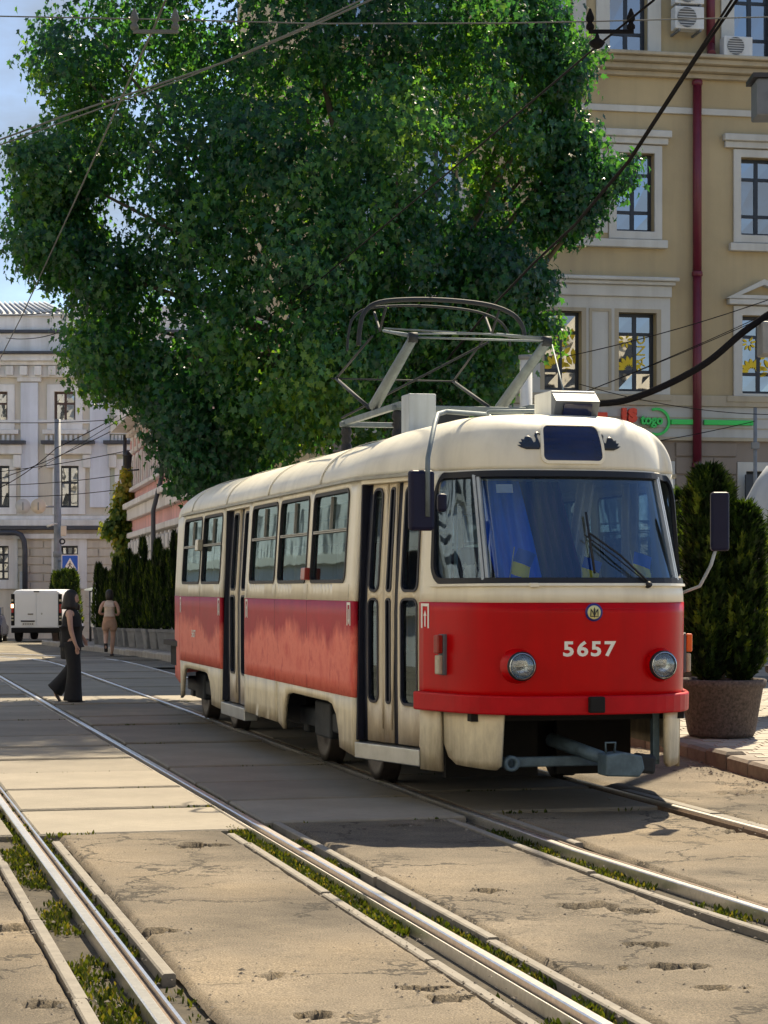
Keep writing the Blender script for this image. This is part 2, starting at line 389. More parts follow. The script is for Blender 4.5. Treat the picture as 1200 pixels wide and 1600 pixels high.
# dirt bed seen in the rail gaps and slab joints
b0 = MB(); q = [RW(-9, 1, -.05), RW(9, 1, -.05), RW(9, 50, -.05), RW(-9, 50, -.05)]
b0.add(q, [(0, 1, 2, 3)]); struct(b0.build('track_bed', 'joint_dirt', recalc=False))

# --- broken asphalt in the foreground, each field between the rails is one sheet with real holes
HOLES = [  # photo px centre, half-width m, half-depth m, depth
    (318, 1322, .19, .16, .05), (240, 1455, .13, .10, .05), (430, 1522, .10, .10, .03),
    (655, 1545, .12, .08, .065), (500, 1588, .10, .08, .05), (762, 1393, .08, .10, .045), (915, 1418, .17, .17, .028), (975, 1424, .17, .12, .03),
    (1005, 1478, .11, .10, .04), (1040, 1512, .14, .11, .045), (1115, 1543, .10, .07, .05), (1150, 1300, .2, .1, .03), (640, 1290, .12, .1, .03), (720, 1560, .12, .08, .03),
    (700, 1283, .12, .08, .03), (90, 1570, .12, .12, .03), (20, 1450, .2, .15, .03), (1000, 1250, .25, .2, .03), (1150, 1238, .25, .2, .03)]
HG = [(G(u, v), rx * .95, ry * .75, d * 1.7) for u, v, rx, ry, d in HOLES]
def groundz(x, y):
    z = .008 * noise.noise(V((x * .7, y * .7, 3.))) + .004 * noise.noise(V((x * 4, y * 4, 1.)))
    z += .0035 * noise.noise(V((x * 15, y * 15, 2.)))
    h = 0.
    for c, rx, ry, d in HG:
        dx, dy = (x - c.x) / rx, (y - c.y) / ry
        if abs(dx) < 1.8 and abs(dy) < 1.8:
            q = math.hypot(dx, dy) + 1.1 * noise.noise(V((x * 8, y * 5, 9.))) + .55 * noise.noise(V((x * 26, y * 18, 4.)))
            k = max(0., min(1., (.85 - q) / .13)); k = k * k * (3 - 2 * k)
            z -= d * k * (1 + .8 * noise.noise(V((x * 22, y * 22, 5.)))); h = max(h, k)
            z += .006 * max(0., min(1., (1.5 - q) / .6)) * (1 - k)
    return z, h
def field(l0, l1, a0, a1, st, zoff=0., wob=.012):
    m = MB(); nl = max(2, int((l1 - l0) / st)); na = int((a1 - a0) / st)
    for i in range(na + 1):
        for j in range(nl + 1):
            la = l0 + (l1 - l0) * j / nl; al = a0 + (a1 - a0) * i / na
            w = wob * noise.noise(V((al * 5, l0 * 3, 0))) if j in (0, nl) else 0
            p = RW(la + w, al); z, h = groundz(p.x, p.y)
            if j in (0, nl) or i in (0, na): z -= .03
            m.v.append((p.x, p.y, z + zoff)); m.a.append(h)
    for i in range(na):
        for j in range(nl):
            k = i * (nl + 1) + j; m.f.append([k, k + 1, k + nl + 2, k + nl + 1]); m.s.append(True)
    return m
A1, A2, T1, T2 = RAILS['a1'], RAILS['a2'], RAILS['t1'], RAILS['t2']
asph = [(-1.6, A1 - .27, 4.5, 13.6), (A1 + .21, A2 - .27, 4.5, 13.62), (A2 + .21, T1 - .27, 5., 13.9), (T1 + .2, T2 - .15, 7.5, 14.1), (T2 + .15, 8.3, 8., 22.)]
for i, (l0, l1, a0, a1) in enumerate(asph):
    struct(field(l0, l1, a0, a1, .024 if i < 4 else .06).build('asphalt_road', 'asphalt_old', recalc=False))
# --- concrete slabs along the tracks
slabs = bpy.data.objects.new('slab_road', None); COL.objects.link(slabs); slabs['kind'] = 'structure'
def slabmesh(w, d):
    m = MB(); c = .014
    vs = []
    for z, k in ((-.06, 0), (-.012, 0), (0, c)):
        vs += [(-w / 2 + k, -d / 2 + k, z), (w / 2 - k, -d / 2 + k, z), (w / 2 - k, d / 2 - k, z), (-w / 2 + k, d / 2 - k, z)]
    fs = [(8, 9, 10, 11)]
    for a in (0, 4):
        for i in range(4): fs.append((a + i, a + (i + 1) % 4, a + 4 + (i + 1) % 4, a + 4 + i))
    m.add(vs, fs); me = bpy.data.meshes.new('slab'); me.from_pydata(m.v, [], m.f); me.materials.append(MATS['slab_concrete']); return me
strips = [(-6.2, -2.62, 13.7), (-2.58, A1 - .07, 13.68), (A1 + .09, A2 - .07, 13.7), (A2 + .09, T1 - .07, 14.0), (T1 + .09, T2 - .07, 14.3)]
rs = random.Random(3)
for si, (l0, l1, a0) in enumerate(strips):
    al = a0
    depth = 1.47; me = {}
    while al < 47:
        d = depth
        key = 0
        if key not in me: me[key] = slabmesh(l1 - l0, d - .09)
        o = bpy.data.objects.new('slab', me[key]); COL.objects.link(o); o.parent = slabs
        p = RW((l0 + l1) / 2, al + d / 2); o.location = (p.x, p.y, .004 + rs.uniform(-.012, .01))
        o.rotation_euler = (rs.uniform(-.003, .003), rs.uniform(-.0022, .0022), YAW + rs.uniform(-.006, .006))
        al += d
# far road beyond the slabs and at either side
def quad(name, pts, z, mat):
    m = MB().add([(x, y, z) for x, y in pts], [tuple(range(len(pts)))]); return struct(m.build(name, mat, recalc=False))
def XY(l, a): p = RW(l, a); return (p.x, p.y)
rd = MB()
for Y in (46., 60, 75, 95, 128): rd.v += [(-70, Y, gz(Y) - .004), (-Y * .03 + 3, Y, gz(Y) - .004)]
for i in range(4): rd.f.append([2 * i, 2 * i + 1, 2 * i + 3, 2 * i + 2]); rd.s.append(False)
struct(rd.build('road', 'road_far', recalc=False))
rd = MB().add([(-70, 42, -.02), (9, 42, -.02), (9, 46.01, -.02), (-70, 46.01, -.02)], [(0, 1, 2, 3)])
struct(rd.build('road', 'road_far', recalc=False))
quad('road', [XY(-60, 2), XY(-6.25, 2), XY(-6.25, 47.05), XY(-60, 47.05)], -.012, 'road_far')
# --- grooved rails
def railpath(l):
    pts = [(l, a) for a in [3, 6, 9, 12, 15, 20, 26, 32, 38, 43]]
    base = T1 if l > 3.6 else A1
    Rr = 30. if l > 3.6 else 45.
    cx = base - Rr
    for k in range(1, 13):
        th = k * .07; r = Rr + (l - base); pts.append((cx + r * math.cos(th), 43 + r * math.sin(th)))
    out = []
    for la, a in pts:
        if l > 3.6 and a < 12.4: la = la + .012 * (12.4 - a) ** 2     # the near end bends away a little
        out.append((la, a))
    return out
def sweep(path, prof):
    m = MB(); n = len(prof)
    for i, (la, a) in enumerate(path):
        p = V(path[max(i - 1, 0)]); q = V(path[min(i + 1, len(path) - 1)]); d = (q - p).normalized(); nx = V((d.y, -d.x))
        for o, z in prof:
            w = RW(la + nx.x * o, a + nx.y * o); m.v.append((w.x, w.y, z + gz(w.y)))
    for i in range(len(path) - 1):
        for j in range(n):
            k = i * n; m.f.append([k + j, k + (j + 1) % n, k + n + (j + 1) % n, k + n + j]); m.s.append(False)
    for i in (0, len(path) - 1): m.f.append([i * n + j for j in range(n)]); m.s.append(False)
    return m
RAILOBJ = []
for key, l in RAILS.items():
    gs = 1 if key in ('a1', 't1') else -1      # the groove lies on the inner side
    pth = railpath(l)
    e = bpy.data.objects.new('tram_rail', None); COL.objects.link(e); e['kind'] = 'structure'
    sweep(pth, [(-.025 * gs, -.05), (-.025 * gs, .008), (-.019 * gs, .013), (.019 * gs, .013), (.025 * gs, .008), (.025 * gs, -.05)]).build('rail_head', 'rail_worn', e)
    sweep(pth, [(.030 * gs, -.05), (.030 * gs, -.022), (.066 * gs, -.022), (.066 * gs, -.05)]).build('groove', 'rail_rust', e)
    sweep(pth, [(.067 * gs, -.05), (.067 * gs, .0), (.079 * gs, .003), (.086 * gs, -.05)]).build('guard_lip', 'rail_worn' if key[0] == 'a' else 'rail_rust', e)
# --- concrete edge strips beside the rails in the asphalt
es = bpy.data.objects.new('edge_strip_line', None); COL.objects.link(es); es['kind'] = 'structure'
def strip(l, a0, a1, w=.055):
    al = a0
    while al < a1 - .2:
        d = min(rs.uniform(1.7, 2.6), a1 - al)
        bend = lambda a: (.012 * (12.4 - a) ** 2 if (l > 3.6 and a < 12.4) else 0)
        path = [(l + bend(al + k * d / 4) + .0, al + k * (d - .02) / 4) for k in range(5)]
        z = rs.uniform(-.008, .006); o = rs.uniform(-.01, .01)
        sweep(path, [(-w / 2 + o, -.06), (-w / 2 + o, z - .006), (-w / 2 + .008 + o, z), (w / 2 - .008 + o, z), (w / 2 + o, z - .006), (w / 2 + o, -.06)]).build('edge_strip', 'strip_concrete', es)
        al += d
strip(A1 - .235, 4.5, 13.5); strip(A1 + .165, 8.6, 13.5); strip(A2 - .235, 4.5, 13.5); strip(A2 + .17, 5, 14.2)
strip(T1 - .23, 6.5, 13.9); strip(T1 + .17, 12.4, 14.2); strip(T2 + .14, 9, 15.6, .09)
# --- kerbs and pavement
KP = [V((4.6, 6)), V((3.75, 12)), V((3.07, 17.15)), V((2.66, 20.27)), V((.1, 29)), V((-4.12, 43.5)), V((-8.6, 60.6)), V((-11.5, 72))]
def onpath(path, s):
    for a, b in zip(path, path[1:]):
        l = (b - a).length
        if s <= l: return a + (b - a) * (s / l), (b - a).normalized()
        s -= l
    return path[-1], (path[-1] - path[-2]).normalized()
tot = sum((b - a).length for a, b in zip(KP, KP[1:]))
kerb = bpy.data.objects.new('kerb', None); COL.objects.link(kerb); kerb['kind'] = 'structure'
s = 0; kmesh = {}
while s < tot - .5:
    ln = .62 if s < 26 else 1.0
    p, d = onpath(KP, s + ln / 2)
    near = s < 26
    if near not in kmesh:
        k = MB().box(-.09, .09, -ln / 2 + .008, ln / 2 - .008, -.06, .14)
        me = bpy.data.meshes.new('kerb_stone'); me.from_pydata(k.v, [], k.f)
        bm = bmesh.new(); bm.from_mesh(me); bmesh.ops.bevel(bm, geom=[e for e in bm.edges if all(v.co.z > .1 for v in e.verts)], offset=.025, segments=1, affect='EDGES'); bm.to_mesh(me); bm.free()
        me.materials.append(MATS['kerb_granite' if near else 'kerb_concrete']); kmesh[near] = me
    o = bpy.data.objects.new('kerb_stone', kmesh[near]); COL.objects.link(o); o.parent = kerb
    nrm = V((d.y, -d.x)) * .09
    o.location = (p.x + nrm.x, p.y + nrm.y, gz(p.y) + rs.uniform(-.012, .012)); o.rotation_euler = (rs.uniform(-.02, .02), rs.uniform(-.03, .03), math.atan2(d.y, d.x) - math.pi / 2 + rs.uniform(-.012, .012))
    s += ln
pv = MB(); n = len(KP)
for p in KP[:6] + [V((-4.83, 46))] + KP[6:]: pv.v += [(p.x + .17, p.y, .115 + gz(p.y)), (60, p.y, .115 + gz(p.y))]
for i in range(n): pv.f.append([2 * i, 2 * i + 1, 2 * i + 3, 2 * i + 2]); pv.s.append(False)
struct(pv.build('pavement', 'pavement_base', recalc=False))
pt = MB(); rt = random.Random(5)
for i in range(70):
    for j in range(26):
        al = 15.2 + i * .21; p0 = 2.95 + j * .21 - max(0, al - 18.7) * .21
        x0 = p0 + (.1 if i % 2 else 0)
        kx = 3.07 - (al - 17.15) * (.128 if al < 20.3 else .2) + .2
        if x0 < kx: continue
        z = .121 + rt.uniform(-.002, .003)
        pt.add([(x0 + .006, al + .006, z), (x0 + .2, al + .006, z), (x0 + .2, al + .2, z), (x0 + .006, al + .2, z),
                (x0 + .004, al + .004, .1), (x0 + .204, al + .004, .1), (x0 + .204, al + .204, .1), (x0 + .004, al + .204, .1)],
               [(0, 1, 2, 3), (4, 5, 1, 0), (5, 6, 2, 1), (6, 7, 3, 2), (7, 4, 0, 3)])
stuff(pt.build('paving_tile', 'paving_pale', recalc=False)).parent = bpy.data.objects['pavement']
# ================================================================ TRAM
ZG, ZC = 2.365, 2.785
def catmull(pts, n=8):
    out = []
    P_ = [pts[0]] + list(pts) + [pts[-1]]
    for i in range(1, len(P_) - 2):
        p0, p1, p2, p3 = (V(x) for x in P_[i - 1:i + 3])
        for k in range(n):
            t = k / n
            out.append(.5 * ((2 * p1) + (p2 - p0) * t + (2 * p0 - 5 * p1 + 4 * p2 - p3) * t * t + (3 * p1 - p0 - 3 * p2 + p3) * t ** 3))
    out.append(V(pts[-1])); return out
_front = [(0, 0), (.3, .02), (.53, .08), (.69, .19), (.80, .36), (.885, .60), (.975, .90)]
_pl = catmull([(-.3, .02)] + _front)[8:] + [V((1.245, 1.85)), V((1.25, 2.1)), V((1.25, 10.3)), V((1.235, 10.5)), V((1.0, 12.4)), V((.82, 13.2)), V((.5, 13.75)), V((0, 14.0))]
_sl = [0.]
for a, b in zip(_pl, _pl[1:]): _sl.append(_sl[-1] + (b - a).length)
STOT = _sl[-1]
def outline(s):
    q = min(abs(s), STOT); lo = 0
    for i in range(len(_sl) - 1):
        if q <= _sl[i + 1]: lo = i; break
    t = (q - _sl[lo]) / max(1e-9, _sl[lo + 1] - _sl[lo]); p = _pl[lo].lerp(_pl[lo + 1], min(1, t))
    return (p.x if s >= 0 else -p.x), p.y
def sat(b):
    for i in range(len(_pl) - 1):
        if _pl[i].y <= b <= _pl[i + 1].y: return _sl[i] + (_sl[i + 1] - _sl[i]) * (b - _pl[i].y) / max(1e-9, _pl[i + 1].y - _pl[i].y)
    return STOT
def LB(b): return -sat(b)
def _sm(x): x = max(0., min(1., x)); return x * x * (3 - 2 * x)
def S0(s, z):
    la, ba = outline(s); zz = min(z, ZG)
    w = 1 - _sm((ba - .35) / .55)
    ba += w * .37 * max(0., zz - 1.5) / .87 + w * .03 * max(0, 1.35 - zz)
    la *= 1 - .045 * max(0., zz - 1.45) / .92 - .012 * max(0, .9 - zz)
    if z > ZG:
        t = math.asin(min(1, (z - ZG) / (ZC - ZG))); cs_ = max(0., math.cos(t)); f = 1 - _sm((outline(s)[1] - .25) / 2.4)
        cl, cb = cs_ ** (.72 - .42 * f), cs_ ** (.72 - .57 * f)
        sb = max(2.3, min(12.2, ba)); return V((la * cl, sb + (ba - sb) * cb, z))
    return V((la, ba, z))
def S(s, z, off=0.):
    p = S0(s, z)
    if off:
        e = .01; n = (S0(s + e, z) - S0(s - e, z)).cross(S0(s, z + e) - S0(s, z - e)); n.normalize()
        p = p + n * off
    return p
tp = RW(TRK, NOSE)
tram = thing('tram', 'red and cream old tram with number 5657 standing on the rails', 'tram', (tp.x, tp.y, .018), YAW)
def fs(off): return lambda a, b, d=0.: S(a, b, off + d)
def spanel(name, mat, outer, holes=(), off=0., step=.12, solid=.03, parent=tram):
    return sheet(outer, list(holes), fs(off), step).build(name, mat, parent, solid=solid, recalc=False)
def rect(a0, a1, b0, b1): return [(a0, b0), (a1, b0), (a1, b1), (a0, b1)]
# ---- side windows
def window(a0, a1, z0=1.585, z1=2.29, split=True, flip=1):
    a0, a1 = min(a0, a1), max(a0, a1)
    hole = rrect(a0, a1, z0, z1, .07)
    w = MB().ring(shrink(hole, -.012), shrink(hole, .016), fs(0), -.02, .008).build('window', 'rubber', tram)
    inn = shrink(hole, .01)
    sheet(inn, [], fs(-.018), .3).build('pane', 'side_glass', w, recalc=False)
    zt = 1.985
    MB().ring(rect(a0 + .03, a1 - .03, zt - .012, zt + .012), rect(a0 + .031, a1 - .031, zt - .002, zt + .002), fs(0), -.022, .006).build('transom', 'gutter_metal', w)
    am = (a0 + a1) / 2
    MB().ring(rect(am - .009, am + .009, zt + .017, z1 - .03), rect(am - .002, am + .002, zt + .018, z1 - .031), fs(0), -.02, .004).build('sash_bar', 'gutter_metal', w)
    return hole
LW = [(2.14, 3.39), (3.57, 4.76), (4.90, 6.11), (7.76, 8.92), (9.05, 10.25)]
holesL = [window(LB(b1), LB(b0)) for b0, b1 in LW]
RWN = [(2.0 + 1.36 * i, 3.2 + 1.36 * i) for i in range(6)]
holesR = [window(sat(b0), sat(b1)) for b0, b1 in RWN]
DF0, DF1, DM0, DM1 = .92, 1.83, 6.32, 7.62
ZR0, ZR1 = .714, 1.438
# ---- left flank
spanel('upper_panel', 'cream_paint', rect(LB(DM0), LB(DF1), ZR1, ZG), holesL[:3])
spanel('upper_panel', 'cream_paint', rect(LB(10.42), LB(DM1), ZR1, ZG), holesL[3:])
spanel('red_panel', 'red_side', rect(LB(DM0), LB(DF1), ZR0, ZR1 - .001), off=.002)
spanel('red_panel', 'red_side', rect(LB(10.42), LB(DM1), ZR0, ZR1 - .001), off=.002)
def arch(b0, b1, zb, zt, sl=.18):
    return [(b0, zb), (b0 + .03, zb + .12), (b0 + sl * .6, zt - .09), (b0 + sl + .06, zt - .015), (b0 + sl + .22, zt), (b1 - sl - .2, zt), (b1 - sl * .9, zt - .03), (b1 - sl * .4, zt - .12), (b1, zb + .05), (b1, zb)]
def skirt(b0, b1, zl, ar=None, side=-1, **k):
    pts = [(b0, ZR0 - .002), (b0, zl[0])]
    if ar: pts += ar
    pts += [(b1, zl[1]), (b1, ZR0 - .002)]
    f = LB if side < 0 else sat
    q = [(f(b), z) for b, z in pts]
    if side > 0: q = q[::-1]
    return spanel('skirt', 'skirt_paint', q, step=.1, **k)
skirt(DF1, 4.74, (.27, .36), arch(2.32, 4.5, .31, .645))
skirt(4.755, DM0, (.355, .36), off=.006)
skirt(DM1, 10.42, (.3, .28), arch(8.25, 10.2, .32, .645))
# ---- right flank and rear
spanel('upper_panel', 'cream_paint', rect(sat(.92), sat(10.42), ZR1, ZG), holesR)
spanel('red_panel', 'red_side', rect(sat(.92), sat(10.42), ZR0, ZR1 - .001), off=.002)
skirt(.95, 4.74, (.3, .36), arch(2.6, 5.0, .33, .645)[:-2] + [(4.7, .36)], side=1)
skirt(4.755, 8.7, (.36, .36), side=1); skirt(8.72, 10.42, (.34, .3), side=1)
for sg in (-1, 1):
    r_ = sorted((sg * sat(10.42), sg * STOT))
    spanel('rear_upper_panel', 'cream_paint', rect(r_[0], r_[1], ZR1, ZG)); spanel('rear_red_panel', 'red_side', rect(r_[0], r_[1], .45, ZR1 - .001), off=.002)
# ---- front
SD = sat(DF0); SWS = sat(.755)
ws = []
for cx, cy, t0, r in ((SWS, 2.335, 0, .22), (-SWS, 2.335, 90, .22), (-SWS, 1.578, 180, .13), (SWS, 1.578, 270, .13)):
    sx_, sy_ = (1 if cx > 0 else -1), (1 if cy > 2 else -1)
    ws += [(cx - sx_ * r + r * math.cos(R(t0 + 11.25 * i)), cy - sy_ * r + r * math.sin(R(t0 + 11.25 * i))) for i in range(9)]
spanel('front_upper_panel', 'cream_paint', rect(-SD, SD, ZR1, ZG), [ws], step=.07)
spanel('front_red_panel', 'red_front', rect(-SD, SD, .77, ZR1 - .001), off=.002, step=.07)
wsf = MB().ring(shrink(subdiv(ws, .08), -.016), shrink(subdiv(ws, .08), .026), fs(0), -.02, .013).build('windscreen', 'rubber', tram)
sd = sat(.20)
ctr = [(-sd - .01, 1.578), (sd + .01, 1.578), (sd + .01, 2.352), (-sd - .01, 2.352)]
def clip_ws(a0, a1):
    return [(max(a0, min(a1, a)), b) for a, b in shrink(subdiv(ws, .06), .015)]
def dedup(p):
    o = []
    for q in p:
        if not o or math.hypot(q[0] - o[-1][0], q[1] - o[-1][1]) > .004: o.append(q)
    return o
for a0, a1 in ((-9, -sd), (-sd, sd), (sd, 9)):
    pl = [q for q in shrink(subdiv(ws, .06), .015)]
    if a0 < -5: pl = [q for q in pl if q[0] <= a1] + []
    elif a1 > 5: pl = [q for q in pl if q[0] >= a0]
    else: pl = [(a0, 1.593), (a1, 1.593), (a1, 2.32), (a0, 2.32)]
    if a0 < -5:
        pl = sorted(pl, key=lambda q: 0) ; pl = [(a1, 1.593), (a1, 2.32)] + [q for q in subdiv(pl, .3)]
    elif a1 > 5:
        up = [q for q in pl if q[1] >= 1.96]; dn = [q for q in pl if q[1] < 1.96]
        pl = [(a0, 1.593)] + sorted(dn, key=lambda q: math.atan2(q[1] - 1.96, q[0] - a0)) + sorted(up, key=lambda q: math.atan2(q[1] - 1.96, q[0] - a0)) + [(a0, 2.32)]
    if a0 < -5:
        lf = [q for q in shrink(subdiv(ws, .06), .015) if q[0] < a1]
        pl = [(a1, 2.32)] + sorted(lf, key=lambda q: math.atan2(q[1] - 1.96, q[0] - a1) % (2 * math.pi)) + [(a1, 1.593)]
    sheet(dedup(pl), [], fs(-.012), .07).build('pane', 'screen_glass', wsf, recalc=False)
for sg in (-1, 1):
    MB().ring(rect(sg * sd - .028, sg * sd + .028, 1.59, 2.325), rect(sg * sd - .005, sg * sd + .005, 1.6, 2.315), fs(0), -.02, .012).build('divider', 'box_grey', wsf)
# bottom ledge under the windscreen
def strip_on(name, mat, s0, s1, z0, z1, d0, d1, parent=tram, n=40, bevel=0):
    m = MB(); N_ = n
    for i in range(N_ + 1):
        s = s0 + (s1 - s0) * i / N_
        for z, d in ((z0, d0), (z0, d1), (z1, d1), (z1, d0)): m.v.append(tuple(S(s, z, d)))
    for i in range(N_):
        for j in range(4): m.f.append([i * 4 + j, i * 4 + (j + 1) % 4, i * 4 + 4 + (j + 1) % 4, i * 4 + 4 + j]); m.s.append(False)
    m.f += [[0, 1, 2, 3], [N_ * 4 + 3, N_ * 4 + 2, N_ * 4 + 1, N_ * 4]]; m.s += [False, False]
    return m.build(name, mat, parent, bevel=bevel)
strip_on('sill_ledge', 'cream_paint', -SD * .9, SD * .9, 1.545, 1.562, -.005, .022)
strip_on('bumper', 'bumper_red', -SD - .02, SD + .02, .675, .805, -.02, .045, bevel=.012)
bn = MB().box(-.05, .06, -.075, -.02, .69, .80).build('bumper_socket', 'under_black', tram, bevel=.01)
strip_on('belt_crease', 'red_side', -.3, .3, 1.392, 1.396, -.01, .006)
# ---- roof
m = MB(); ss = [-STOT + 2 * STOT * i / 150 for i in range(151)]
ss = sorted(set([round(x, 3) for x in ss] + [round(-SD + 2 * SD * i / 46, 3) for i in range(47)]))
LV = [ZG + (ZC - ZG) * math.sin(t * math.pi / 2 / 22) for t in range(23)]
for z in LV:
    for s in ss: m.v.append(tuple(S0(s, z)))
n = len(ss)
for i in range(len(LV) - 1):
    for j in range(n - 1): m.f.append([i * n + j, i * n + j + 1, (i + 1) * n + j + 1, (i + 1) * n + j]); m.s.append(True)
roof = m.build('roof', 'roof_paint', tram, recalc=False, solid=.03)
for sg in (-1, 1):
    a = sorted((sg * sat(.80), sg * sat(10.5)))
    strip_on('gutter', 'gutter_metal', a[0], a[1], 2.342, 2.364, .002, .032, n=60)
for b in (3.2, 5.4, 7.6, 9.8):
    mm = MB()
    for i in range(17):
        z = ZG + .012 + (ZC - ZG - .012) * math.sin(i / 16 * math.pi / 2)
        for db in (-.02, .02): mm.v.append(tuple(S(LB(b + db), z, .006)))
    for i in range(16): mm.f.append([2 * i, 2 * i + 1, 2 * i + 3, 2 * i + 2]); mm.s.append(True)
    mm.build('roof_seam', 'roof_paint', roof, recalc=False, solid=.005)
# ---- doors
def door(name, b0, b1, leaves, strips, z0=.40, z1=2.31, rec=-.05, taper=1):
    root = None
    s0, s1 = LB(b0), LB(b1)            # s0 > s1 : fraction 0 at the rear edge
    def fr(t): return s1 + (s0 - s1) * t
    for a, b, ga, gb in leaves:
        g1 = rrect(fr(ga), fr(gb), 1.515, 2.275, min(.06, (fr(gb) - fr(ga)) * .45)); g2 = rrect(fr(ga), fr(gb), .69, 1.46, min(.06, (fr(gb) - fr(ga)) * .45))
        lf = sheet(rect(fr(a), fr(b), z0, z1), [g1, g2], fs(rec), .15).build(name, 'door_paint', tram, solid=.03, recalc=False)
        for gg in (g1, g2):
            MB().ring(shrink(gg, -.006), shrink(gg, .012), fs(rec), -.02, .008).build('gasket', 'rubber_blue', lf)
            sheet(shrink(gg, .008), [], fs(rec - .015), .3).build('pane', 'door_glass', lf, recalc=False)
        MB().tube([S(fr(b) - .006, .5, rec + .006), S(fr(b) - .006, 2.3, rec + .006)], .008, 6).build('hinge', 'door_paint', lf)
    for a, b in strips:
        sheet(rect(fr(a), fr(b), z0, z1), [], fs(rec - .012), .3).build('door_rubber', 'rubber_blue', tram, solid=.02, recalc=False)
    strip_on('door_header', 'cream_paint', s1, s0, z1 + .003, ZG, -.06, -.002, n=6)
    strip_on('door_jamb', 'rubber_blue', s1 + .001, s1 + .02, z0, z1, -.08, -.004, n=1)
    strip_on('door_jamb', 'door_paint', s0 - .02, s0 - .001, z0, z1, -.08, -.004, n=1)
    st = strip_on('door_step', 'aluminium', s1 + .004, s0 - .004, .265, .385, -.12, .012, n=6, bevel=.008)
door('door_leaf', DF0, DF1, [(.11, .365, .13, .285), (.37, .505, .41, .475), (.585, .975, .635, .88)], [(.015, .108), (.508, .582)])
door('door_leaf', DM0, DM1, [(.16, .46, .2, .40), (.60, .97, .66, .88)], [(.015, .158), (.462, .598)])
# ---- corner posts, front valances
spanel('door_post', 'skirt_paint', rect(-SD, -sat(.66), .25, .672), off=.0)
spanel('door_post', 'skirt_paint', rect(sat(.66), SD, .25, .672), off=.0)
for sg in (-1, 1):
    a0, a1 = sat(.12), sat(.64)
    q = [(a0, .67), (a1, .67), (a1, .45), (a1 - .06, .36), (a1 - .16, .31), (a0 + .06, .29), (a0 + .02, .32)]
    q = [(sg * a, b) for a, b in q]
    if sg > 0: q = q[::-1]
    spanel('valance', 'skirt_paint', q, off=-.02, step=.06)
# ---- lettering and marks on the skin
def decal(name, me, s0, z0, off, mat, parent=tram, sx=1.):
    for v in me.vertices: v.co = S(s0 + v.co.x * sx, z0 + v.co.y, off + max(0, v.co.z))
    return link(name, me, mat, parent)
me = textmesh('5657', .138, .004, space=1.18); decal('fleet_number', me, -.03, 1.118, .007, 'white_decal', sx=1.2)
me = textmesh('5657', .11, .003); decal('fleet_number', me, LB(9.35), 1.03, .007, 'white_decal', sx=1.2)
def door_mark(s0, z0, arrow, w=.105, h=.175):
    t = w * .17; e = MB()
    fn = lambda a, b, d: S(s0 + a, z0 + b, .004 + d)
    poly = [(-w / 2, -h), (-w / 2 + t, -h), (-w / 2 + t, -t * 1.15), (w / 2 - t, -t * 1.15), (w / 2 - t, -h), (w / 2, -h), (w / 2, 0), (-w / 2, 0)]
    e.prism(poly, fn, 0, .002)
    k = -1 if arrow < 0 else 1; c = -h * .62
    sh = [(-t * .4, c - k * h * .32), (t * .4, c - k * h * .32), (t * .4, c + k * h * .12), (t * 1.1, c + k * h * .12), (0, c + k * h * .34), (-t * 1.1, c + k * h * .12), (-t * .4, c + k * h * .12)]
    e.prism(sh if k > 0 else sh[::-1], fn, 0, .002)
    e.build('door_mark', 'white_decal', tram)
for s0, ar in ((-SD + .085, 1), (LB(1.83 + .14), -1), (LB(6.32 - .13), 1), (LB(7.62 + .13), -1), (LB(10.30), 1)): door_mark(s0, 1.428, ar)
swan = [(-.055, -.045), (.02, -.045), (.05, -.035), (.072, -.022), (.05, -.022), (.066, -.006), (.046, -.006), (.052, .01), (.034, .008), (.03, .022), (.012, .03), (-.004, .022), (-.014, .006), (-.022, -.008),
        (-.032, -.004), (-.034, .012), (-.026, .03), (-.03, .046), (-.042, .052), (-.054, .046), (-.062, .034), (-.055, .034), (-.048, .04), (-.042, .036), (-.042, .024), (-.05, .008), (-.058, -.012), (-.06, -.032)]
def emblem(name, poly, s0, z0, mat, k=1., off=.006):
    pl = [(a * k, b * abs(k)) for a, b in poly]
    return sheet(pl, [], lambda a, b: S(s0 + a, z0 + b, off), .02).build(name, mat, tram, solid=.002, recalc=False)
emblem('swan_mark', swan, .285, 2.56, 'black_decal', 1.3)
pm('blue_black_decal', hexc(20, 38, 60), .5, var=.6, vscale=60)
emblem('swan_mark', [(-a, b) for a, b in swan][::-1], -.345, 2.56, 'blue_black_decal', 1.3)
# destination display
ds = rrect(-.245, .215, 2.42, 2.672, .04)
fr_ = MB().ring(subdiv(shrink(ds, -.018), .06), subdiv(shrink(ds, .004), .06) if len(subdiv(shrink(ds, -.018), .06)) == len(subdiv(shrink(ds, .004), .06)) else shrink(subdiv(shrink(ds, -.018), .06), .022), fs(0), -.005, .014).build('display_frame', 'cream_paint', tram)
sheet(ds, [], fs(.008), .05).build('destination_display', 'sign_glass', fr_, recalc=False)
